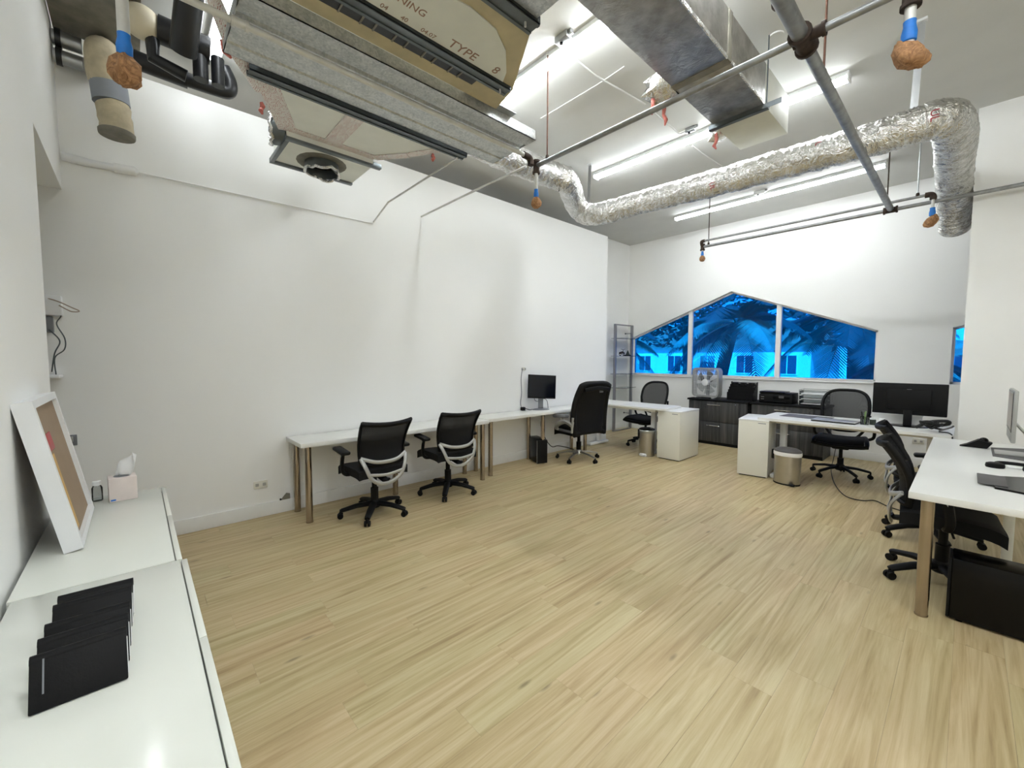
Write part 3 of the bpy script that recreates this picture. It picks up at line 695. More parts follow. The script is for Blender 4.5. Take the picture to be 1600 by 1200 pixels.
for dz, r, lb in ((3.705, .05, 'upper'), (3.585, .045, 'lower')):
    t = thing('steel_pipe', lb + ' shiny steel pipe above the passage opening', 'pipe', (-4.34, 0, dz))
    MB().cyl((0, YN + .005, 0), (0, -.19, -.0), r, n=18).build('pipe', 'strap_steel', t)
    MB().cyl((0, YN + .02, 0), (0, YN + .05, 0), r * 1.25, n=18).build('collar', 'insul_black', t)
MB_ = MB().span((-4.40, YN + .01, 3.79), (-3.0, .12, 3.83)); o = MB_.build('steel_plate', 'seal_grey'); tag(o, 'dull flat steel plate under the ceiling in the left corner', 'plate')
# wall conduit
t = thing('wall_conduit', 'white conduit with a thick taped end low on the long wall by the passage', 'conduit', (-4.43, 0, 2.94))
MB().tube([(.0, -.33, .0), (0, -.2, -.005), (0, -.19, -.005), (0, .02, .005)], [.03, .03, .026, .026], 14).build('sleeve', 'white_plastic', t)
MB().tube([(0, -.06, 0.002), (0, .06, .008), (0, .08, .01)], [.034, .034, .012], 14).build('tape_end', 'trim_paint', t)
MB().cyl((-.008, .06, .01), (-.008, 1.98, .03), .007, n=8).build('conduit', 'wall_paint', t)
pline('conduit', [(-4.44, 1.99, 2.99), (-3.9, 1.9, 3.03), tuple(pz(715, 247, 3.12))], .008, 'pipe_light', 'thin white conduit rising from the long wall to the plenum', 'conduit')
pline('conduit', [(-4.44, 2.58, 3.18), (-3.6, 2.55, 3.16), (-2.60, 2.52, 3.13)], .010, 'pipe_light', 'thin white conduit rising from the long wall to the pipe corner', 'conduit')
# ------------------------------------------------------------------ chairs
def star_base(t, mat, rad=.30, rot=0, arm=(.03, .018), hubz=.10):
    MB().lathe([(.045, hubz - .03), (.055, hubz - .02), (.05, hubz + .03), (.035, hubz + .05)], n=18).build('hub', mat, t)
    for k_ in range(5):
        a = rot + 2 * math.pi * k_ / 5; c, s = math.cos(a), math.sin(a)
        leg = MB().tube([(c * .03, s * .03, hubz + .012), (c * rad * .55, s * rad * .55, hubz + .002), (c * rad * .94, s * rad * .94, hubz - .024), (c * rad, s * rad, hubz - .032)], [arm[0], arm[0] * .85, arm[1] * 1.1, arm[1]], 10, sq=(.7, 1)).build('base_arm', mat, t)
        cs = MB(); tx, ty = -s, c
        for sg in (-1, 1):
            q = Vector((c * rad + tx * sg * .016, s * rad + ty * sg * .016, .026)); cs.cyl(q - Vector((tx, ty, 0)) * .009, q + Vector((tx, ty, 0)) * .009, .026, n=16)
        cs.cyl((c * rad, s * rad, .03), (c * rad, s * rad, hubz - .03), .009, n=8); cs.ball((c * (rad - .006), s * (rad - .006), .045), .02, 10, 6)
        cs.build('caster', 'black_plastic', leg)
def chair_a(name, label, loc, rz, group):
    t = thing(name, label, 'chair', loc, rz, group)
    star_base(t, 'black_plastic', .31, R(90), (.037, .025))
    MB().cyl((0, 0, .12), (0, 0, .26), .036).cyl((0, 0, .26), (0, 0, .40), .024).build('gas_lift', 'black_plastic', t)
    mm = MB().box((0, .0, .415), (.2, .26, .05), .012); mm.tube([(.1, .02, .41), (.28, .03, .40)], .007, 8); mm.build('mechanism', 'black_plastic', t)
    def seat(u, v):
        x = (u - .5) * 2; y = (v - .5) * 2
        w_ = .25 * (1 - .06 * max(0, -y)); return (x * w_, .015 + y * .235, .505 + .012 * (x * x) - .03 * max(0, y) ** 3 - .015 * (abs(x) ** 6 + abs(y) ** 6))
    MB().grid(seat, 14, 14, .075, (0, 0, -1)).build('seat', 'black_fabric', t, ang=60)
    def S(u, v):   # u -1..1, v 0..1
        return Vector((u * (.205 + .03 * v), -.235 - .10 * v * v - .02 * v + .055 * u * u + .03 * math.sin(math.pi * v), .53 + .385 * v + .018 * u * u * v))
    MB().grid(lambda a, b: S((a - .5) * 1.98, .02 + .96 * b), 12, 10, .004, (0, -1, 0)).build('back_mesh', 'chair_mesh', t, ang=80)
    fr = [S(-1 + 2 * i / 10, 1) for i in range(11)] + [S(1, 1 - i / 8) for i in range(1, 9)] + [S(1 - 2 * i / 10, 0) for i in range(1, 11)] + [S(-1, i / 8) for i in range(1, 8)]
    MB().tube(fr + [fr[0], fr[1]], .022, 8, cap=False, sq=(1, .62), up=(0, 0, 1)).build('back_frame', 'black_plastic', t, ang=60)
    # solid lower pad of the mesh seen through
    MB().grid(lambda a, b: S((a - .5) * 1.7, .08 + .52 * b) + Vector((0, .012, 0)), 8, 5, .01, (0, 1, 0)).build('lumbar_pad', 'black_fabric', t, ang=80)
    sv = MB()
    yb = -.262
    U = smooth_path([(-.215, yb + .05, .61), (-.19, yb - .0, .53), (-.145, yb - .01, .43), (-.07, yb + .0, .372), (0, yb + .0, .36), (.07, yb, .372), (.145, yb - .01, .43), (.19, yb - .0, .53), (.215, yb + .05, .61)], 5)
    sv.tube(U, .018, 8, sq=(.5, 1), up=(0, 1, 0))
    sv.tube(smooth_path([(-.215, yb + .05, .612), (-.11, yb - .005, .575), (0, yb - .015, .565), (.11, yb - .005, .575), (.215, yb + .05, .612)], 5), .017, 8, sq=(.5, 1), up=(0, 1, 0))
    sv.tube(smooth_path([(-.165, yb - .01, .465), (0, yb - .02, .445), (.165, yb - .01, .465)], 5), .014, 8, sq=(.5, 1), up=(0, 1, 0))
    sv.build('lumbar_frame', 'silver_plastic', t, ang=70)
    MB().tube([(0, -.14, .40), (0, -.25, .385), (0, -.262, .40)], .028, 10, sq=(.5, 1.4)).build('back_bracket', 'black_plastic', t)
    for s in (-1, 1):
        ar = MB(); ar.tube(smooth_path([(s * .2, .0, .43), (s * .275, .0, .44), (s * .30, .01, .50), (s * .295, -.01, .64)], 5), .017, 8, sq=(1, 1.5)); a_ = ar.build('armrest', 'black_plastic', t)
        MB().tube([(s * .304, .004, .50), (s * .306, -.008, .62)], .014, 8, sq=(.6, 1)).build('arm_trim', 'silver_plastic', a_)
        MB().box((s * .295, .03, .655), (.085, .25, .035), .016, (R(4), 0, 0)).build('arm_pad', 'black_plastic', a_)
    return t
G = 'black mesh task chairs with silver lumbar frames'
ca = chair_a('task_chair', 'mesh task chair with silver frame at the near end of the wall desk', (-3.80, 1.665, 0), R(90), G)
dup(ca, (-3.87, 2.55, 0), R(86), 'mesh task chair with silver frame at the far end of the wall desk')
dup(ca, (-.06, 3.98, 0), R(-86), 'mesh task chair half under the right desk, nearest its steel leg')
dup(ca, (-.17, 4.88, 0), R(-84), 'mesh task chair tucked behind another at the right desk')

t = thing('executive_chair', 'tall black leather executive chair with grey arms and steel base', 'chair', (-3.86, 4.86, 0), R(80))
star_base(t, 'brushed_steel', .32, R(60), (.026, .016), .105)
MB().cyl((0, 0, .12), (0, 0, .27), .036).cyl((0, 0, .27), (0, 0, .41), .024).build('gas_lift', 'black_plastic', t)
MB().box((0, 0, .42), (.22, .3, .05), .012).build('mechanism', 'black_plastic', t)
MB().grid(lambda u, v: ((u - .5) * .52, (v - .5) * .52, .545 + .02 * math.cos((u - .5) * 5) - .04 * max(0, (v - .5) * 2) ** 3 - .02 * (abs((u - .5) * 2) ** 6)), 12, 12, .11, (0, 0, -1)).build('seat', 'black_leather', t, ang=70)
MB().box((-.0, .0, .455), (.54, .46, .045), .02).build('seat_trim', 'grey_plastic', t)
def BS(u, v): return Vector((u * (.275 - .02 * v + .03 * math.sin(3.0 * v)), -.24 - .02 * v - .12 * v * v + .05 * math.sin(2.4 * v), .46 + .69 * v - .03 * abs(u) ** 5))
bk = MB(); nu, nv = 14, 16
front = lambda a, b: BS((a - .5) * 2, b) + Vector((0, .035 + .02 * math.cos((a - .5) * 3) + .012 * math.sin(b * 18), 0))
backf = lambda a, b: BS((a - .5) * 2, b) + Vector((0, -.045 * (1 - abs((a - .5) * 2) ** 4), 0))
bk.grid(front, nu, nv); bk.grid(backf, nu, nv)
def edge(fn): return [fn(i / 20, 1) for i in range(21)] + [fn(1, 1 - i / 20) for i in range(1, 21)] + [fn(1 - i / 20, 0) for i in range(1, 21)] + [fn(0, i / 20) for i in range(1, 20)]
ef = edge(lambda a, b: BS((a - .5) * 2, b) + Vector((0, .01, 0))); bk.tube(ef + [ef[0], ef[1]], .042, 10, cap=False)
bk.build('backrest', 'black_leather', t, ang=80)
MB().tube([BS(-.85, .9) + Vector((0, -.06, 0)), BS(0, .92) + Vector((0, -.075, 0)), BS(.85, .9) + Vector((0, -.06, 0))], .035, 8, sq=(.9, .5)).build('headrest_roll', 'black_leather', t)
MB().box(tuple(BS(.35, .84) + Vector((0, -.06, 0))), (.07, .012, .03), .004).build('back_tab', 'grey_plastic', t)
for s in (-1, 1):
    ar = MB(); ar.tube(smooth_path([(s * .26, -.22, .46), (s * .31, -.20, .56), (s * .32, -.05, .60), (s * .32, .12, .53), (s * .29, .16, .46)], 6), .022, 8, sq=(1, 1.6)); a_ = ar.build('armrest', 'silver_plastic', t)
    ar2 = MB(); ar2.tube([(s * .318, .0, .57), (s * .318, .02, .66)], .024, 8); ar2.build('arm_post', 'silver_plastic', a_)
    MB().box((s * .318, .04, .675), (.085, .30, .05), .02, (R(-5), 0, 0)).build('arm_pad', 'grey_plastic', a_)
for z_ in (.56, .62): MB().tube([(-.318, -.215, z_ - .1), (-.32, -.235, z_ + .06)], .018, 8).build('back_post', 'silver_plastic', t)

def chair_c(label, loc, rz, group):
    t = thing('mesh_chair', label, 'chair', loc, rz, group)
    star_base(t, 'black_plastic', .31, R(54), (.028, .02), .115)
    MB().cyl((0, 0, .12), (0, 0, .24), .034).cyl((0, 0, .24), (0, 0, .38), .02).build('gas_lift', 'black_plastic', t)
    mm = MB().box((0, -.02, .40), (.18, .26, .07), .02); mm.tube(smooth_path([(-.21, -.06, .475), (-.12, -.05, .405), (0, -.05, .39), (.12, -.05, .405), (.21, -.06, .475)], 4), .016, 8); mm.tube([(.08, .05, .40), (.28, .08, .405)], .007, 8)
    mm.build('tilt_mechanism', 'black_plastic', t)
    def st(u, v):
        x = (u - .5) * 2; y = (v - .5) * 2; return (x * (.245 + .02 * y), .03 + y * .225, .49 + .02 * x * x - .05 * max(0, y) ** 3)
    MB().grid(lambda u, v: st(.05 + .9 * u, .05 + .9 * v), 12, 12, .02, (0, 0, -1)).build('seat', 'black_fabric', t, ang=70)
    rim = [st(i / 10, 0) for i in range(11)] + [st(1, i / 10) for i in range(1, 11)] + [st(1 - i / 10, 1) for i in range(1, 11)] + [st(0, 1 - i / 10) for i in range(1, 10)]
    MB().tube([Vector(p) - Vector((0, 0, .012)) for p in rim + [rim[0], rim[1]]], .024, 8, cap=False).build('seat_frame', 'black_plastic', t, ang=70)
    def out(a):  # back outline: rounded, wide shoulders narrowing down
        c, s = math.cos(a), math.sin(a); e = .62
        x = .245 * math.copysign(abs(c) ** e, c); q = math.copysign(abs(s) ** e, s)
        x *= 1 - .14 * max(0, -q); return x, q
    def Bp(x, q): return Vector((x, -.24 - .04 * (q + 1) - .03 * (q + 1) ** 2 * .5 + .9 * x * x, .83 + .265 * q))
    N = 40; ol = [Bp(*out(2 * math.pi * i / N)) for i in range(N)]
    MB().tube(ol + [ol[0], ol[1]], .019, 8, cap=False, sq=(1, 1)).build('back_frame', 'black_plastic', t, ang=70)
    vs = []; fs = []; rings = 7
    for r_ in range(rings + 1):
        for i in range(N):
            x, q = out(2 * math.pi * i / N); f_ = r_ / rings * .985; vs.append(Bp(x * f_, q * f_))
    for r_ in range(rings):
        for i in range(N): fs.append((r_ * N + i, r_ * N + (i + 1) % N, (r_ + 1) * N + (i + 1) % N, (r_ + 1) * N + i))
    MB().add(vs, fs).build('back_mesh', 'chair_mesh_grey', t, ang=80)
    bp = MB(); 
    for s in (-1, 1): bp.tube(smooth_path([(s * .05, -.16, .42), (s * .16, -.27, .52), (s * .235, -.27, .66), (s * .25, -.27, .78)], 5), .016, 8)
    bp.build('back_yoke', 'black_plastic', t)
    for s in (-1, 1):
        ar = MB(); ar.tube(smooth_path([(s * .16, -.2, .46), (s * .29, -.18, .5), (s * .31, -.14, .6), (s * .31, -.12, .66)], 5), .018, 8); a_ = ar.build('armrest', 'black_plastic', t)
        MB().box((s * .31, -.03, .675), (.085, .25, .03), .014).build('arm_pad', 'black_plastic', a_)
    return t
cc = chair_c('mesh office chair with rounded back behind the round-cornered desk', (-3.72, 6.52, 0), R(178), 'mesh office chairs with rounded backs')
dup(cc, (-1.05, 6.66, 0), R(184), 'mesh office chair with rounded back behind the desk with the black monitor')

# ------------------------------------------------------------------ desks
def leg_round(t, x, y, h, mat='steel_leg', r=.03):
    lg = MB().cyl((x, y, .10), (x, y, h), r, n=20).build('leg', mat, t)
    MB().cyl((x, y, .004), (x, y, .103), r * .96, n=20).lathe([(r * 1.02, 0), (r * 1.02, .008)], (x, y, 0), 20).build('leg_foot', mat, lg)
def desk(name, label, x0, x1, y0, y1, legs, h=.74, th=.04, mat='laminate_white'):
    t = thing(name, label, 'desk', ((x0 + x1) / 2, (y0 + y1) / 2, 0)); cx, cy = (x0 + x1) / 2, (y0 + y1) / 2
    MB().span((x0 - cx, y0 - cy, h - th), (x1 - cx, y1 - cy, h), .003).build('desk_top', mat, t)
    for x, y in legs: leg_round(t, x - cx, y - cy, h - th)
    return t
desk('desk', 'long white desk with steel legs holding the two silver-framed chairs', -4.43, -3.95, 1.06, 3.215, [(-4.37, 1.13), (-3.995, 1.13), (-4.20, 2.08), (-4.37, 3.14), (-3.995, 3.14)])
desk('desk', 'white wall desk holding the small monitor beside the executive chair', -4.43, -4.02, 3.235, 5.42, [(-4.07, 3.33), (-4.38, 3.33), (-4.07, 4.30), (-4.38, 4.32), (-4.10, 5.32), (-4.38, 5.32)], h=.742)
tr = desk('desk', 'white desk at the right edge with two chairs under it', -.20, .50, 3.29, 5.80, [(-.12, 3.37), (.43, 3.37), (-.12, 5.70), (.43, 5.70)])
lg = MB().cyl((.10, .08, 0), (.10, .08, .70), .028, n=18).build('leg', 'cabinet_white', tr)
# round-cornered desk
t = thing('desk', 'thin white desk with rounded end reaching onto a white cabinet', 'desk', (-3.7, 6.05, 0))
def rr(x0, x1, y0, y1, r, cor):
    pts = []
    for (cx, cy, a0, on) in ((x1 - r, y0 + r, -90, cor[0]), (x1 - r, y1 - r, 0, cor[1]), (x0 + r, y1 - r, 90, cor[2]), (x0 + r, y0 + r, 180, cor[3])):
        if on: pts += [(cx + r * math.cos(R(a0 + k_ * 15)), cy + r * math.sin(R(a0 + k_ * 15))) for k_ in range(7)]
        else: pts.append((cx + r * (1 if cx > (x0 + x1) / 2 else -1), cy + r * (1 if cy > (y0 + y1) / 2 else -1)))
    return pts
MB().prism(rr(-.73, .70, -.30, .33, .09, (1, 1, 0, 0)), .738, .762).build('desk_top', 'laminate_white', t)
MB().span((-.70, -.26, .70), (.55, .28, .737)).build('under_frame', 'cabinet_white', t)
MB().span((.35, -.03, .05), (.42, .05, .70), .01).build('leg_column', 'white_plastic', t); MB().span((.33, -.33, 0), (.44, .30, .05), .02).build('foot', 'white_plastic', t)
MB().span((-.70, -.02, .05), (-.64, .05, .70), .01).build('leg_column', 'white_plastic', t); MB().span((-.71, -.28, 0), (-.62, .26, .05), .02).build('foot', 'white_plastic', t)
# desk with black monitor
t = thing('desk', 'thin white standing desk with the large black monitor on it', 'desk', (-.92, 6.25, 0))
MB().prism(rr(-.86, .855, -.42, .38, .03, (1, 1, 1, 1)), .735, .765).build('desk_top', 'laminate_white', t)
MB().span((-.75, -.30, .70), (.75, .28, .734)).build('under_frame', 'cabinet_white', t)
for sx in (-.70, .66):
    MB().span((sx, -.04, .05), (sx + .07, .04, .70), .008).build('leg_column', 'white_plastic', t); MB().span((sx - .02, -.34, 0), (sx + .09, .34, .055), .022).build('foot', 'white_plastic', t)
MB().span((.72, -.40, .645), (.85, .10, .733), .004).build('drawer', 'cabinet_white', t)
# white pedestal cabinets
def ped(label, x0, x1, y0, y1, h, rz=0, face='x'):
    cx, cy = (x0 + x1) / 2, (y0 + y1) / 2; t = thing('pedestal_cabinet', label, 'cabinet', (cx, cy, 0), rz, 'white pedestal cabinets')
    hx, hy = (x1 - x0) / 2, (y1 - y0) / 2
    MB().span((-hx, -hy, .015), (hx, hy, h - .02), .003).build('body', 'cabinet_white', t); MB().span((-hx - .002, -hy - .002, h - .02), (hx + .002, hy + .002, h), .003).build('cabinet_top', 'laminate_white', t)
    MB().span((-hx + .02, -hy + .02, 0), (hx - .02, hy - .02, .016)).build('plinth', 'black_plastic', t)
    dh = (h - .06) / 3
    for i in range(3): MB().span((-hx + .01, hy - .0, .03 + i * dh), (hx - .01, hy + .016, .03 + (i + 1) * dh - .006), .003).build('drawer', 'cabinet_white', t)
    MB().span((hx * .3, -hy - .004, h - .045), (hx * .8, -hy, h - .037)).build('lock_slot', 'grey_plastic', t)
ped('white cabinet under the rounded end of the desk', -3.13, -2.78, 5.83, 6.46, .735)
ped('white cabinet at the left end of the desk with the black monitor', -2.02, -1.68, 5.80, 6.42, .735, R(8))

# ------------------------------------------------------------------ low white cabinets by the near wall
def lowcab(label, x0, x1, y0, y1, h, nd):
    cx, cy = (x0 + x1) / 2, (y0 + y1) / 2; t = thing('low_cabinet', label, 'cabinet', (cx, cy, 0)); hx, hy = (x1 - x0) / 2, (y1 - y0) / 2
    MB().span((-hx, -hy, .09), (hx, hy - .02, h - .012)).build('body', 'gloss_white', t); MB().span((-hx, -hy, h - .012), (hx, hy - .022, h), .002).build('cabinet_top', 'gloss_white', t)
    w_ = 2 * hx / nd
    for i in range(nd): MB().span((-hx + i * w_ + .0015, hy - .018, .10), (-hx + (i + 1) * w_ - .0015, hy, h - .001), .002).build('door', 'gloss_white', t)
    for sx in (-1, 1):
        for sy in (-1, 1): MB().span((sx * (hx - .06) - .02, sy * (hy - .06) - .02, 0), (sx * (hx - .06) + .02, sy * (hy - .06) + .02, .09)).build('leg', 'white_plastic', t)
lowcab('low glossy white cabinet with the tissue box and the leaning frame', -3.17, -1.975, -.325, .105, .74, 2)
lowcab('low glossy white cabinet with the black folders, nearest the camera', -1.965, -.775, -.315, .118, .742, 2)
# leaning shadow-box frame
t = thing('picture_frame', 'deep white box frame leaning on the near wall', 'picture frame', (-2.62, -.205, .7455))
t.rotation_euler = (R(10.5), 0, 0)
W_, H_, D_ = .30, .60, .055; b_ = .03
fm = MB()
for a, b in (((-W_, -D_ / 2, 0), (-W_ + b_, D_ / 2, H_)), ((W_ - b_, -D_ / 2, 0), (W_, D_ / 2, H_)), ((-W_ + b_, -D_ / 2, 0), (W_ - b_, D_ / 2, b_)), ((-W_ + b_, -D_ / 2, H_ - b_), (W_ - b_, D_ / 2, H_))): fm.span(a, b)
fm.build('frame', 'white_plastic', t); MB().span((-W_ + b_, .004, b_), (W_ - b_, .012, H_ - b_)).build('backing', 'paper_tan', t)
MB().span((.13, .012, .05), (.262, .015, .37)).build('print_strip', 'cork_tan', t); MB().span((.07, .012, .385), (.255, .016, .455), .001).build('red_tab', 'red_plastic', t)
# tissue box, bottle
t = thing('tissue_box', 'pale pink tissue box with a white tissue on the low cabinet', 'tissue box', (-3.055, -.075, .74), R(4))
MB().box((0, 0, .062), (.105, .112, .124), .003).build('carton', 'tissue_print', t); MB().lathe([(.035, .0), (.034, .002)], (0, 0, .1245), 18).build('opening', 'grey_plastic', t)
ts = MB(); rn = random.Random(3)
ts.grid(lambda u, v: ((u - .5) * (.045 + .09 * v * (1 - v)) + .012 * math.sin(v * 5), (u - .5) * (.05 + .12 * v * (1 - .8 * v)) + .03 * v + .010 * math.sin(u * 9 + v * 3), .122 + .125 * v * (1 - .6 * abs(u - .8))), 10, 8, .003, (1, -.6, 0)); ts.build('tissue', 'paper', t, ang=80)
MB().span((.0531, -.05, .006), (.0534, -.03, .014)).build('printed_label', 'blue_tape', t)
t = thing('bottle', 'small clear bottle with white cap beside the tissue box', 'bottle', (-3.09, -.175, .74))
MB().lathe([(.02, 0), (.022, .004), (.022, .07), (.016, .082), (.014, .085)], n=16).build('body', 'clear_plastic', t); MB().cyl((0, 0, .084), (0, 0, .105), .017, n=16).build('cap', 'white_plastic', t)
# black folders leaning in a row
ords = ['front', 'second', 'third', 'fourth', 'rearmost']
for i, x in enumerate((-1.300, -1.375, -1.447, -1.554, -1.612)):
    t = thing('folder', ords[i] + ' black leather folder in the leaning row of five', 'folder', (x, -.118 + i * .002, .742), R(2 - i)); t['group'] = 'black leather folders on the low cabinet'
    t.rotation_euler = (0, R(-30 - i * 2), R(1 - .8 * i))
    hgt = .105
    MB().span((-.004, -.078, 0.002), (.004, .078, hgt), .003).build('cover', 'black_leather', t); MB().span((-.022, -.078, .019), (-.014, .078, hgt + .004), .003).build('cover', 'black_leather', t)
    MB().tube([(-.009, -.078, hgt), (-.009, .078, hgt)], .0135, 10).build('spine', 'black_leather', t); MB().span((-.0135, -.07, .014), (-.0045, .0795, hgt - .01)).build('pages', 'paper', t)
    if i == 0: MB().span((.0042, -.058, .035), (.0048, -.055, hgt)).build('seam', 'grey_plastic', t)
# ------------------------------------------------------------------ window side furniture
def cred(label, x0, x1):
    y0, y1, h = 7.47, 8.01, .80; cx, cy = (x0 + x1) / 2, (y0 + y1) / 2; hx, hy = (x1 - x0) / 2, (y1 - y0) / 2
    t = thing('credenza', label, 'cabinet', (cx, cy, 0), 0, 'dark wood filing credenzas')
    MB().span((-hx + .02, -hy + .015, .0), (hx - .02, hy - .01, h - .03)).build('body', 'dark_wood', t); MB().span((-hx, -hy - .02, h - .03), (hx, hy, h), .003).build('cabinet_top', 'black_plastic', t)
    MB().span((-hx + .02, -hy + .012, 0), (hx - .02, -hy + .02, .05)).build('plinth', 'black_plastic', t)
    for i, (za, zb) in enumerate(((.06, .40), (.408, .765))):
        d = MB().span((-hx + .03, -hy - .003, za), (hx - .14, -hy + .014, zb), .002).build('drawer', 'dark_wood', t)
        hd = MB(); zz = zb - .06; hd.tube(smooth_path([(-.14, -hy - .004, zz), (-.13, -hy - .028, zz), (.05, -hy - .028, zz), (.06, -hy - .004, zz)], 4), .007, 8); hd.build('handle', 'chrome', d)
    MB().span((hx - .136, -hy - .003, .06), (hx - .03, -hy + .014, .765), .002).build('side_panel', 'dark_wood', t)
    MB().cyl((hx - .2, -hy - .008, .735), (hx - .2, -hy, .735), .009, n=12).build('lock', 'chrome', t)
cred('dark wood credenza with the box fan on it', -3.43, -2.41); cred('dark wood credenza with the printer on it', -2.39, -1.37)
# box fan
t = thing('box_fan', 'white square box fan standing before the window', 'fan', (-3.20, 7.72, .80), R(-12))
def rsq(h, r, n=6):
    p = []
    for cx, cz_, a0 in ((h - r, -h + r, -90), (h - r, h - r, 0), (-h + r, h - r, 90), (-h + r, -h + r, 180)): p += [(cx + r * math.cos(R(a0 + 90 * k_ / n)), cz_ + r * math.sin(R(a0 + 90 * k_ / n))) for k_ in range(n + 1)]
    return p
h_ = .265; o1, o2 = rsq(h_, .07), rsq(h_ - .028, .05); N = len(o1); vs = []
for y_ in (-.055, .055): vs += [(x, y_, z + h_ + .015) for x, z in o1] + [(x, y_, z + h_ + .015) for x, z in o2]
fs = []
for j in range(N):
    k_ = (j + 1) % N; fs += [(j, k_, N + k_, N + j), (2 * N + j, 3 * N + j, 3 * N + k_, 2 * N + k_), (j, 2 * N + j, 2 * N + k_, k_), (N + j, N + k_, 3 * N + k_, 3 * N + j)]
MB().add(vs, fs).build('frame', 'silver_plastic', t)
for y_ in (-.05, .05):
    g_ = MB()
    for i in range(25):
        x = -.228 + i * .019; g_.cyl((x, y_, .04), (x, y_, .52), .0022, n=6)
    for z_ in (.15, .28, .41): g_.cyl((-.235, y_, z_), (.235, y_, z_), .002, n=6)
    g_.build('grille', 'white_plastic', t)
MB().lathe([(.065, 0), (.06, .01), (.03, .014)], n=20).build('badge', 'white_plastic', t).matrix_local = Matrix.Translation((0, -.052, .28)) @ Matrix.Rotation(R(90), 4, 'X')
fb = MB()
for k_ in range(5):
    a = 2 * math.pi * k_ / 5; fb.grid(lambda u, v: ((.04 + .17 * u) * math.cos(a + (v - .5) * .9), (v - .5) * .05, .28 + (.04 + .17 * u) * math.sin(a + (v - .5) * .9)), 4, 4, .003, (0, 1, 0))
fb.build('blades', 'clear_plastic', t); MB().cyl((0, -.03, .28), (0, .035, .28), .05, n=20).build('motor_hub', 'white_plastic', t)
MB().span((-.03, .035, .04), (.03, .045, .52)).build('motor_mount', 'grey_plastic', t)
for sx in (-1, 1): MB().span((sx * .17 - .02, -.09, 0), (sx * .17 + .02, .09, .018), .005).build('foot', 'white_plastic', t)
# black file sorter
t = thing('file_sorter', 'black mesh file sorter on the credenza', 'desk organiser', (-2.62, 7.76, .80), R(0))
for i in range(5):
    hh = .30 - i * .045; m_ = MB(); y_ = .09 - i * .045
    m_.span((-.20, y_, .0), (.20, y_ + .003, .012)); m_.span((-.20, y_, hh - .01), (.20, y_ + .003, hh))
    for q in range(4): m_.span((-.20 + q * .1306, y_, 0), (-.192 + q * .1306, y_ + .003, hh))
    m_.span((-.19, y_ + .001, .02), (.19, y_ + .002, hh - .02)); m_.build('divider', 'black_plastic', t)
for sx in (-1, 1):
    m_ = MB()
    for i in range(5): m_.span((sx * .205 - .003, .09 - i * .045, 0), (sx * .205 + .003, .135 - i * .045, .31 - i * .045))
    m_.build('side_panel', 'black_plastic', t)
MB().span((-.205, -.1, 0), (.205, .135, .006)).build('tray_base', 'black_plastic', t)
for i, x in enumerate((-.13, 0, .13)): MB().span((x - .05, .075, .1), (x + .05, .085, .295), .003).build('file', 'gloss_black', t)
# printer
t = thing('printer', 'black inkjet printer on the credenza', 'printer', (-2.06, 7.75, .80))
MB().span((-.235, -.17, .0), (.235, .17, .145), .012).build('body', 'black_plastic', t); MB().span((-.235, -.16, .147), (.12, .16, .185), .01).build('scanner_lid', 'gloss_black', t)
MB().span((.125, -.165, .14), (.235, .165, .165), .008).build('ink_cover', 'black_plastic', t)
MB().span((-.03, -.176, .075), (.2, -.168, .13), .003).build('control_panel', 'gloss_black', t); MB().span((.05, -.179, .085), (.12, -.175, .12)).build('display', 'pad_grey', t)
MB().span((-.15, -.2, .02), (.15, -.165, .03), .003).build('paper_tray', 'black_plastic', t); MB().span((-.205, -.173, .09), (-.16, -.169, .097)).build('badge', 'silver_plastic', t); MB().span((-.205, -.173, .055), (-.16, -.169, .062)).build('badge', 'silver_plastic', t)
# clear letter trays
t = thing('letter_trays', 'stack of clear letter trays with white paper beside the printer', 'letter tray', (-1.58, 7.76, .80))
for i in range(3):
    z_ = .01 + i * .075; m_ = MB(); m_.span((-.17, -.13, z_), (.17, .13, z_ + .004)); m_.span((-.17, -.13, z_), (-.166, .13, z_ + .055)); m_.span((.166, -.13, z_), (.17, .13, z_ + .055)); m_.span((-.17, .126, z_), (.17, .13, z_ + .055)); tt = m_.build('tray', 'clear_plastic', t)
    MB().span((-.15, -.12, z_ + .005), (.15, .11, z_ + (.02 if i == 2 else .012))).build('paper_stack', 'paper', tt)
MB().tube([(-.17, -.13, .23), (.17, -.13, .23), (.17, .13, .235), (-.17, .13, .235), (-.17, -.13, .23)], .005, 8).build('top_rail', 'silver_plastic', t)
for sx in (-1, 1):
    for sy in (-1, 1): MB().cyl((sx * .17, sy * .13, 0), (sx * .17, sy * .13, .235), .005, n=8).build('post', 'silver_plastic', t)
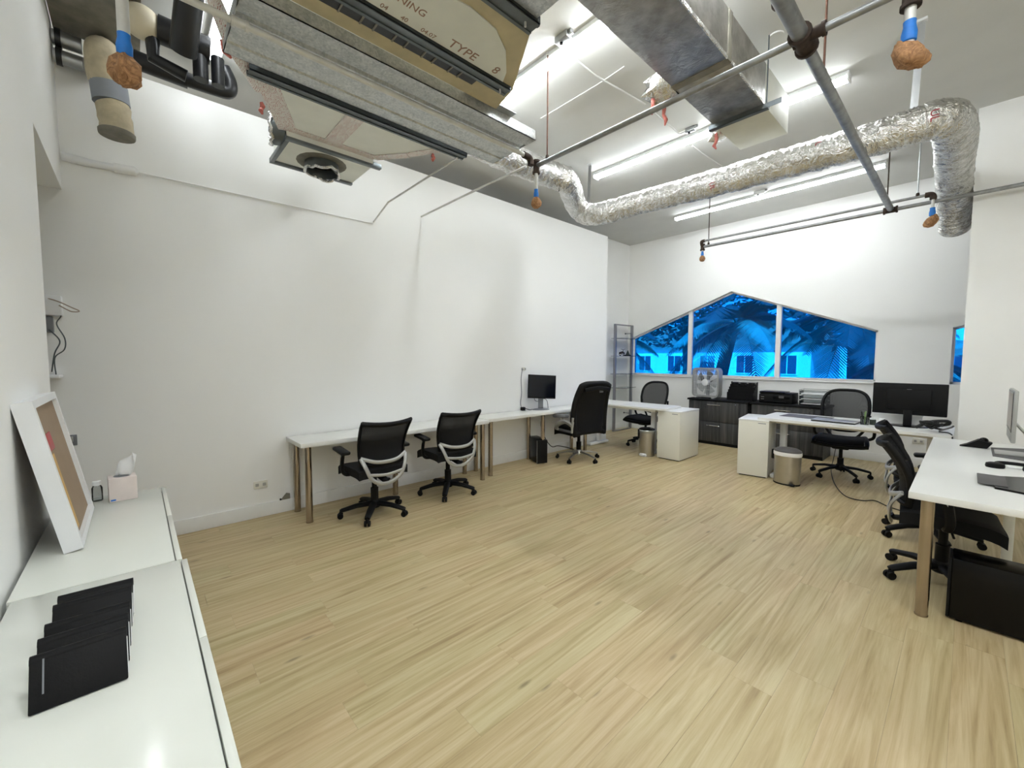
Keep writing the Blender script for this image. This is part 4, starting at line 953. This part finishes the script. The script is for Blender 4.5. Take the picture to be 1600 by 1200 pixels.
# glass shelf unit
SX0, SX1, SY0, SY1, SH = -4.99, -4.80, 7.30, 7.92, 2.22
t = thing('shelf_unit', 'tall narrow steel shelf unit with glass shelves in the corner', 'shelf', (-4.9, 7.6, 0))
def Ls(x, y, z): return (x + 4.9, y - 7.6, z)
for y_ in (SY0, SY1):
    MB().span(Ls(-4.915, y_ - .02, 0), Ls(-4.865, y_ + .02, SH), .002).build('post', 'shelf_frame', t)
for z_ in (.012, SH - .012):
    MB().span(Ls(-4.912, SY0 + .02, z_ - .012), Ls(-4.868, SY1 - .02, z_ + .012)).build('rail', 'shelf_frame', t)
zsh = (.52, .90, 1.19, 1.56, 1.92)
for i, z_ in enumerate(zsh):
    gs = MB().prism([(SX0 + 4.9 - .01, SY0 - 7.6 + .01), (SX1 + 4.9 + .04, SY0 - 7.6 + .01), (SX1 + 4.9 + .10, .0), (SX1 + 4.9 + .04, SY1 - 7.6 - .01), (SX0 + 4.9 - .01, SY1 - 7.6 - .01)], z_, z_ + .008).build('glass_shelf', 'clear_glass', t)
    MB().tube([Ls(SX1 + .04, SY0 + .01, z_ + .004), Ls(SX1 + .10, 7.6, z_ + .004), Ls(SX1 + .04, SY1 - .01, z_ + .004)], .0045, 6).build('shelf_edge', 'dark_glass', gs)
for z_ in (.33, 2.05): MB().cyl(Ls(XR, SY1 - .02, z_), Ls(-4.9, SY1 - .02, z_), .006, n=8).ball(Ls(XR + .016, SY1 - .02, z_), .016, 10, 8).build('wall_bracket', 'strut_steel', t)
# things on the shelf
zs = 1.56 + .008
t = thing('model_motorcycle', 'small dark model motorcycle on the glass shelf', 'ornament', (-4.83, 7.46, zs), R(90))
for x_, r_ in ((-.06, .035), (.07, .032)):
    w_ = MB(); w_.tube([(x_ + r_ * math.cos(a * .4189), 0, r_ + .006 + r_ * math.sin(a * .4189)) for a in range(16)], .008, 6, cap=False); w_.build('wheel', 'black_plastic', t)
MB().tube(smooth_path([(-.08, 0, .06), (-.03, 0, .055), (.0, 0, .075), (.035, 0, .07)], 4), [.02] * 13, 8).build('body', 'rust_iron', t)
MB().tube([(.07, 0, .038), (.045, 0, .11), (.04, 0, .13)], .006, 6).tube([(.04, -.05, .14), (.045, 0, .125), (.04, .05, .14)], .005, 6).build('fork', 'strut_steel', t)
t = thing('ornament', 'small dark green pyramid ornament on the glass shelf', 'ornament', (-4.83, 7.68, zs))
MB().lathe([(.05, 0), (.05, .008), (.03, .06), (.012, .10), (.004, .12)], n=8).build('body', 'leaf_dark', t); MB().lathe([(.07, 0), (.065, .02), (.05, .025)], n=12).build('stand', 'black_plastic', t)
# trash cans
t = thing('trash_can', 'round steel trash can beside the white cabinet with the rounded desk end', 'trash can', (-3.32, 5.86, 0), R(-45))
MB().lathe([(.115, 0), (.118, .01), (.122, .36)], n=32).build('bin', 'brushed_steel', t); MB().lathe([(.126, .36), (.128, .37), (.128, .40), (.12, .41)], n=32).build('rim', 'strap_steel', t)
MB().lathe([(.122, .40), (.12, .42), (.09, .435), (.04, .44)], n=32).build('lid', 'gloss_black', t); MB().span((-.03, -.135, .27), (.03, -.118, .41), .006).build('handle', 'black_plastic', t)
t = thing('trash_can', 'oval steel trash can with white bag edge before the standing desk', 'trash can', (-1.42, 5.80, 0), R(-10))
MB().lathe([(.135, 0), (.14, .02), (.145, .36)], n=32, sx=1, sy=.8).build('bin', 'brushed_steel', t); MB().lathe([(.148, .345), (.152, .36), (.15, .39), (.145, .392)], n=32, sy=.8).build('bag_edge', 'paper', t)
MB().lathe([(.148, .39), (.146, .41), (.11, .43), (.05, .44)], n=32, sy=.8).build('lid', 'pad_grey', t); MB().span((-.165, -.05, .28), (-.135, .05, .40), .01).build('handle', 'black_plastic', t)
MB().lathe([(.142, 0), (.144, .016)], n=32, sy=.8).build('base_ring', 'black_plastic', t); MB().span((.08, -.14, .01), (.14, -.09, .03), .006).build('pedal', 'black_plastic', t)

# ------------------------------------------------------------------ things on desks
def monitor(t, w_, h_, z0, th, mat_s, mat_b, tilt=0):
    """screen faces local -y"""
    M = Matrix.Translation((0, 0, z0)) @ Matrix.Rotation(tilt, 4, 'X')
    b = MB().span((-w_ / 2, -th / 2, 0), (w_ / 2, th / 2, h_), .006).build('bezel', mat_b, t); b.matrix_local = M
    s = MB().span((-w_ / 2 + .014, -th / 2 - .002, .02), (w_ / 2 - .014, -th / 2 + .001, h_ - .014)).build('screen', mat_s, b)
    return b
p = (-4.26, 4.47, .742)
t = thing('monitor', 'small dark monitor on grey stand on the wall desk', 'monitor', p, R(66))
b = monitor(t, .44, .35, .17, .035, 'screen_dark', 'black_plastic'); b.matrix_local = Matrix.Translation((0, 0, .17)) @ Matrix.Rotation(R(-4), 4, 'X') @ Matrix.Rotation(R(3), 4, 'Y')
MB().box((0, .035, .15), (.075, .03, .30), .008).build('stand', 'grey_plastic', t); MB().lathe([(.12, 0), (.12, .006), (.10, .014), (.04, .018)], (0, .02, 0), 24, 1.1, .75).build('base', 'grey_plastic', t)
MB().tube(smooth_path([(-.05, .05, .24), (-.09, .06, .16), (-.04, .07, .12), (.06, .07, .16), (.12, .07, .12), (.14, .08, .01)], 6), .004, 6).build('cable', 'cord_black', t)
o = MB().tube(smooth_path([(-4.435, 4.26, 1.345), (-4.42, 4.22, 1.33), (-4.42, 4.20, 1.2), (-4.43, 4.22, 1.0), (-4.42, 4.19, .85), (-4.40, 4.2, .76)], 6), .005, 6).build('power_cable', 'grey_plastic'); tag(o, 'thin grey cable hanging from the wall plug to the wall desk', 'cable')
t = thing('power_adapter', 'small black power adapter on the wall desk below the cable', 'adapter', (-4.38, 4.20, .742)); MB().span((-.025, -.03, 0), (.025, .03, .05), .006).build('body', 'black_plastic', t); MB().tube(smooth_path([(.02, .03, .03), (.04, .10, .006), (.02, .18, .006)], 5), .005, 6).build('cable', 'cord_black', t)
def outlet(label, loc, rz, horiz=True, w=.115, h=.07):
    t = thing('wall_outlet', label, 'outlet', loc, rz)
    MB().span((-w / 2, -.012, -h / 2), (w / 2, 0, h / 2), .003).build('plate', 'cabinet_white', t)
    for sx in (-1, 1): MB().span((sx * .03 - .014, -.014, -.014), (sx * .03 + .014, -.005, .014), .002).build('socket', 'silver_plastic', t)
outlet('white wall outlet left of the long wall desk', (XA, .835, .31), R(90)); outlet('white wall outlet under the desk with the black monitor', (-.42, YW, .37), 0, w=.12, h=.075)
outlet('white wall outlet above the wall desk with the cable plugged in', (XA, 4.27, 1.35), R(90), w=.07, h=.05)
t = thing('door_stop', 'small grey-green wedge on the baseboard beside the desk leg', 'wedge', (XA + .01, 1.03, .125)); MB().prism([(-.03, 0), (.05, 0), (.05, .05), (.02, .06), (-.015, .02)], 0, .012, 'x').build('body', 'seal_grey', t); MB().span((0, -.04, 0), (.014, -.028, .016)).build('tip', 'black_plastic', t)
def tower(label, loc, rz, d, w_, h_):
    t = thing('computer_tower', label, 'computer', loc, rz)
    MB().span((-d / 2, -w_ / 2, .012), (d / 2, w_ / 2, h_), .006).build('case', 'gloss_black', t); MB().span((d / 2, -w_ / 2 + .004, .012), (d / 2 + .014, w_ / 2 - .004, h_ - .004), .004).build('front_panel', 'black_plastic', t)
    MB().span((d / 2 - .004, -w_ / 2 - .002, .015), (d / 2 + .003, -w_ / 2 + .001, h_ - .004)).build('trim_line', 'silver_plastic', t)
    for sx in (-1, 1):
        for sy in (-1, 1): MB().cyl((sx * (d / 2 - .04), sy * (w_ / 2 - .03), 0), (sx * (d / 2 - .04), sy * (w_ / 2 - .03), .013), .015, n=10).build('foot', 'black_plastic', t)
tower('black computer tower under the wall desk', (-4.21, 4.33, 0), R(-22), .36, .16, .345)
tower('large black computer tower under the right desk', (.19, 3.53, 0), R(180), .40, .20, .365)
o = MB().tube(smooth_path([(-4.36, 4.62, .70), (-4.35, 4.55, .5), (-4.33, 4.62, .3), (-4.28, 4.72, .15), (-4.2, 4.8, .16), (-4.1, 5.0, .1), (-4.15, 5.2, .006), (-4.3, 5.25, .006)], 6), .006, 6).build('power_cable', 'cord_black'); tag(o, 'black cable sagging under the wall desk behind the executive chair', 'cable')
# desk pad, laptop, cup, jars on the standing desk
zd = .765
t = thing('desk_pad', 'dark grey desk pad on the standing desk', 'desk pad', (-1.38, 6.34, zd)); MB().span((-.24, -.16, 0), (.26, .19, .004), .002).build('pad', 'pad_grey', t); t.rotation_euler[2] = R(-4)
t = thing('laptop', 'closed black laptop with a silver edge on the standing desk', 'laptop', (-1.03, 6.10, zd), R(-3)); MB().span((-.21, -.12, 0.002), (.21, .13, .014), .004).build('base', 'black_plastic', t); MB().span((-.21, -.12, .015), (.21, .13, .022), .003).build('lid', 'silver_plastic', t)
t = thing('pen_cup', 'clear green pen cup on the standing desk', 'cup', (-.76, 6.08, zd)); MB().lathe([(.033, 0), (.036, .005), (.04, .095), (.037, .095), (.032, .008)], n=20).build('cup', 'clear_plastic', t)
for i in range(4): MB().cyl((.012 * math.cos(i * 1.7), .012 * math.sin(i * 1.7), .008), (.03 * math.cos(i * 1.7), .03 * math.sin(i * 1.7), .13 + .01 * i), .005, n=8).build('pen', 'green_plastic' if i % 2 else 'black_plastic', t)
for i, (x_, y_, mt_, lb) in enumerate(((-.70, 6.16, 'leaf_dark', 'small dark green jar between pen cup and white-capped jar'), (-.62, 6.17, 'paper', 'small white jar right of the dark green jar'))):
    t = thing('jar', lb, 'jar', (x_, y_, zd)); MB().lathe([(.028, 0), (.03, .004), (.03, .055), (.026, .06)], n=18).build('body', mt_, t); MB().lathe([(.028, .06), (.028, .075), (.024, .077)], n=18).build('lid', 'white_plastic', t)
t = thing('monitor', 'large black monitor seen from behind on the standing desk', 'monitor', (-.425, 6.30, zd), R(180))
b = monitor(t, .60, .345, .13, .04, 'screen_dark', 'black_plastic'); MB().span((-.18, .018, .05), (.18, .04, .28), .012).build('rear_housing', 'black_plastic', b)
MB().span((-.02, .0205, .265), (.018, .0225, .282)).build('logo_badge', 'silver_plastic', b)
MB().span((-.035, -.005, .01), (.035, .035, .2), .006).build('stand', 'black_plastic', t); MB().lathe([(.17, 0), (.17, .006), (.15, .012), (.05, .014)], (0, 0, 0), 28, 1.0, .62).build('base', 'gloss_black', t)
t = thing('cable_bundle', 'tangle of black cables beside the large black monitor', 'cables', (-.22, 6.02, zd)); rn = random.Random(6)
for k_ in range(4):
    pts = [(rn.uniform(-.10, .12), rn.uniform(-.07, .07), .02 + rn.uniform(0, .09)) for _ in range(7)]; MB().tube(smooth_path(pts, 6), .009, 6).build('cable', 'cord_black', t)
MB().tube(smooth_path([(-.12, .0, .03), (-.02, -.02, .10), (.1, -.01, .12), (.11, .02, .09), (0, .03, .05)], 6), .016, 8).build('cable', 'cord_black', t)
MB().tube(smooth_path([(.05, -.03, .02), (.13, -.03, .06), (.15, -.02, .08)], 5), .008, 6).build('cable', 'pad_grey', t)
MB().tube(smooth_path([(.05, -.06, .012), (.13, -.10, .01), (.15, -.20, -.04), (.155, -.21, -.25), (.15, -.2, -.5)], 6), .006, 6).build('cable', 'cord_black', t)
t = thing('power_strip', 'black power block left of the large black monitor', 'power block', (-.60, 6.03, zd)); MB().span((-.06, -.03, 0), (.07, .03, .04), .008).build('body', 'black_plastic', t); MB().cyl((0, 0, .04), (0, 0, .055), .02, n=12).build('plug', 'black_plastic', t)
t = thing('carton', 'small white carton behind the large black monitor', 'box', (-.52, 6.47, zd)); MB().span((-.2, -.05, 0), (.2, .05, .11), .003).build('body', 'paper', t); MB().span((-.205, -.055, .10), (.205, .055, .115), .002).build('lid', 'trim_paint', t)
# right desk items
zr = .74
def imac(label, x, y, rz):
    t = thing('computer_display', label, 'monitor', (x, y, zr + .006), rz)
    b = MB().span((-.265, -.012, .12), (.265, .012, .52), .006).build('body', 'silver_plastic', t)
    MB().span((-.255, -.0145, .20), (.255, -.0115, .51)).build('bezel', 'gloss_black', b); MB().span((-.235, -.0155, .22), (.235, -.0135, .495)).build('screen', 'screen_grey', b)
    MB().tube([(0, .02, .25), (0, .11, .12), (0, .12, .012)], .05, 10, sq=(.18, 1.4)).build('stand', 'silver_plastic', t); MB().span((-.1, -.08, 0), (.1, .13, .012), .004).build('foot', 'silver_plastic', t)
imac('silver edged display facing left on the right desk near the pier', .255, 5.18, R(-90)); 
t = thing('display_stand', 'black plastic stand foot under the silver edged display', 'stand', (.12, 5.42, zr)); MB().prism([(-.14, 0), (.02, 0), (.05, .05), (-.03, .07), (-.1, .02)], -.05, .05, 'y').build('body', 'black_plastic', t); MB().ball((.0, .0, .06), .03, 10, 8).build('joint', 'gloss_black', t)
def board(label, q, mat, z=zr, th=.006):
    P_ = [pz(a, b_, z) for a, b_ in q]; c = sum(P_, Vector()) / len(P_); t = thing('desk_mat', label, 'desk mat', (c.x, c.y, z)); MB().prism([(v.x - c.x, v.y - c.y) for v in P_], 0, th).build('mat', mat, t); return t
board('grey mat with black edge below the silver edged display', [(1548, 700), (1551, 713), (1610, 722), (1614, 703)], 'pad_grey')
t = board('glossy black tablet stand at the near end of the right desk', [(1553, 746), (1554, 764), (1625, 778), (1625, 750)], 'gloss_black', th=.012)
MB().span((-.16, -.16, .012), (-.04, .16, .016), .002).build('glass_plate', 'pad_grey', t)
t = thing('headset', 'black headset lying on the right desk', 'headset', (.245, 4.50, zr)); MB().tube(smooth_path([(-.08, 0, .018), (-.07, .09, .02), (.0, .12, .02), (.08, .1, .02), (.09, 0, .02)], 6), .012, 8).build('band', 'black_plastic', t)
for sx in (-1, 1): MB().lathe([(.045, 0), (.048, .01), (.045, .028), (.03, .034)], (sx * .085, -.01, 0), 18).build('ear_cup', 'black_plastic', t)
MB().span((-.03, .02, 0), (.05, .06, .012), .004).build('tag', 'paper', t)
o = MB().tube(smooth_path([(-1.30, 7.96, .30), (-1.28, 7.6, .03), (-1.2, 7.0, .006), (-1.03, 6.23, .006), (-.85, 5.73, .006), (-.70, 5.66, .006), (-.6, 5.76, .006), (-.46, 5.61, .006), (-.2, 5.5, .006), (.1, 5.5, .006)], 8), .005, 6).build('power_cable', 'cord_black'); tag(o, 'thin black cable lying on the floor between the two right chairs', 'cable')
# passage box with cables
t = thing('wall_box', 'small white wall box with tangled cables seen through the passage opening', 'wall box', (XA + .0, -.42, 1.80))
MB().span((0, -.12, .0), (.10, .05, .14), .004).build('box', 'white_plastic', t); MB().span((0, -.14, -.12), (.06, .0, -.005), .004).build('lower_box', 'grey_plastic', t)
MB().tube(smooth_path([(.09, -.03, .12), (.11, .03, .10), (.12, .10, .06), (.14, .14, .035), (.13, .10, .03), (.11, .04, .07)], 6), .004, 6).build('cable', 'cord_tan', t)
MB().tube(smooth_path([(.09, .03, .06), (.09, .045, .0), (.08, .02, -.06), (.08, .055, -.16), (.08, .05, -.24), (.07, .0, -.30), (.06, .0, -.42)], 6), .004, 6).build('cable', 'strut_steel', t)
MB().tube(smooth_path([(.07, -.02, -.1), (.08, .03, -.18), (.07, .0, -.27), (.06, -.02, -.4)], 6), .004, 6).build('cable', 'strut_steel', t)
t = thing('wall_shelf', 'small white wall shelf under the cable box in the passage opening', 'shelf', (XA, -.50, 1.30)); MB().span((0, -.2, .06), (.22, .11, .08), .003).build('board', 'white_plastic', t); MB().prism([(0, 0), (.12, .06), (0, .06)], -.06, -.04, 'y').build('bracket', 'white_plastic', t)
t = thing('switch_plate', 'grey plate on the long wall just behind the leaning frame', 'switch plate', (XA, -.37, .90)); MB().span((0, -.02, -.05), (.008, .03, .03), .003).build('plate', 'grey_plastic', t); MB().span((.008, -.01, -.02), (.014, .01, .02), .002).build('toggle', 'silver_plastic', t)

# ------------------------------------------------------------------ outdoors
o = MB().span((-60, YW + .4, -.5), (50, 90, -.35)).build('ground', 'lawn'); o['kind'] = 'structure'; tag(o, 'grassy ground outside the blue window', 'ground')
o = MB().span((-60, 21, -.35), (50, 27, -.33)).build('road', 'asphalt'); o['kind'] = 'structure'; tag(o, 'pale road beyond the palms', 'road')
o = MB().span((-9, YW + .2, 2.95), (4, YW + 1.7, 3.15)).build('eave', 'stucco'); o['kind'] = 'structure'; tag(o, 'roof eave over the outside of the window', 'eave')
def palm(label, x, y, h, seed, n=16, ln=2.4, lean=(0, 0)):
    rn = random.Random(seed); t = thing('palm_tree', label, 'palm tree', (x, y, -.4), 0, 'palm trees outside the window')
    top = Vector((lean[0], lean[1], h)); pts = [(0, 0, 0), (lean[0] * .3, lean[1] * .3, h * .4), (lean[0] * .7, lean[1] * .7, h * .8), top]
    MB().tube(smooth_path(pts, 5), [.20 - .07 * i / 15 for i in range(16)], 12).build('trunk', 'bark', t)
    for k_ in range(n):
        a = 2 * math.pi * k_ / n + rn.uniform(-.2, .2); el = rn.uniform(-.35, 1.05); L_ = ln * rn.uniform(.8, 1.1); d = Vector((math.cos(a), math.sin(a), 0)); sp = []
        for i in range(11):
            q = i / 10; sp.append(top + d * (L_ * q * math.cos(el) * (1 - .12 * q)) + Vector((0, 0, L_ * (q * math.sin(el) - .62 * q * q))))
        m_ = MB(); m_.tube(sp, [.022 * (1 - .8 * i / 10) for i in range(11)], 5)
        for i in range(44):
            q = .1 + .9 * i / 44; f_ = q * 10; j = min(9, int(f_)); c = sp[j].lerp(sp[j + 1], f_ - j); ax = (sp[j + 1] - sp[j]).normalized(); sd = ax.cross(Vector((0, 0, 1))).normalized()
            ll = .55 * math.sin(math.pi * min(1, q * .85 + .12)) + .08
            for s in (-1, 1):
                e = c + (sd * s * .8 + ax * .55 + Vector((0, 0, -.35))).normalized() * ll * rn.uniform(.85, 1.1); w_ = ax * .022
                m_.add([c - w_, c + w_, c.lerp(e, .6) + w_ * .8, e, c.lerp(e, .6) - w_ * .8], [(0, 1, 2, 3, 4)])
        m_.build('frond', 'leaf_dark' if rn.random() < .6 else 'leaf_light', t, ang=20)
palm('leaning palm just outside the middle pane', -4.9, 12.2, 2.9, 3, 18, 2.5, (.5, .2)); palm('bushy palm outside the left pane', -8.6, 12.6, 2.5, 5, 18, 2.4)
palm('tall palm outside the right pane', -1.9, 13.6, 3.0, 8, 20, 2.5, (-.1, 0)); palm('low palm near the right end of the window', -.6, 11.6, 1.9, 13, 14, 1.6)
def house(label, x, y, w_, d, h, seed):
    t = thing('house', label, 'building', (x, y, -.35)); MB().span((-w_ / 2, 0, 0), (w_ / 2, d, h)).build('wall', 'stucco', t)
    MB().prism([(-w_ / 2 - .5, h), (w_ / 2 + .5, h), (w_ / 2 - 1, h + 1.6), (-w_ / 2 + 1, h + 1.6)], -.4, d, 'y').build('roof', 'roof_tile', t)
    nw = max(3, int(w_ / 2.4))
    for fl in range(max(1, int(h / 2.8))):
        for i in range(nw):
            cx = -w_ / 2 + (i + .5) * w_ / nw; f = MB().span((cx - .62, -.06, .8 + fl * 2.8), (cx + .62, .02, 2.2 + fl * 2.8)).build('window', 'trim_paint', t); MB().span((cx - .54, -.08, .88 + fl * 2.8), (cx - .03, -.05, 2.12 + fl * 2.8)).build('pane', 'dark_glass', f); MB().span((cx + .03, -.08, .88 + fl * 2.8), (cx + .54, -.05, 2.12 + fl * 2.8)).build('pane', 'dark_glass', f)
house('pale house with tiled roof across the road behind the middle pane', -15, 33, 16, 8, 2.9, 1); house('two-storey pale house seen through the right pane', -1.5, 24, 5, 8, 5.6, 2); house('far pale house seen through the left pane', -38, 40, 16, 8, 3.2, 3)

def tree(label, x, y, zc_, rad, seed, n=2600):
    rn = random.Random(seed); t = thing('leafy_tree', label, 'tree', (x, y, -.4), 0, 'leafy trees beyond the palms')
    MB().tube(smooth_path([(0, 0, 0), (.1, 0, zc_ * .4), (-.1, .1, zc_ * .75), (0, 0, zc_ + .2)], 4), [.22 - .01 * i for i in range(13)], 10).build('trunk', 'bark', t)
    m_ = MB()
    for i in range(n):
        while True:
            p = Vector((rn.uniform(-1, 1), rn.uniform(-1, 1), rn.uniform(-1, 1)))
            if .25 < p.length < 1: break
        p = Vector((p.x * rad[0], p.y * rad[1], p.z * rad[2] + zc_)); a = Vector((rn.uniform(-1, 1), rn.uniform(-1, 1), rn.uniform(-.6, .6))).normalized() * rn.uniform(.1, .2); b = a.orthogonal().normalized() * rn.uniform(.05, .1)
        m_.add([p - a, p + b, p + a, p - b], [(0, 1, 2, 3)])
    f_ = m_.build('foliage', 'leaf_dark', t, ang=20); f_['kind'] = 'stuff'
tree('broad leafy tree behind the middle pane', -8.2, 17.5, 4.3, (3.4, 2, 2.0), 21); tree('broad leafy tree behind the right pane', -2.2, 17.0, 4.2, (3.0, 2, 2.0), 22)
tree('broad leafy tree behind the left pane', -14.2, 18.5, 4.0, (3.2, 2, 2.1), 23); tree('broad leafy tree seen past the pier', 3.0, 18.0, 4.0, (2.6, 2, 2.2), 24, 1500)
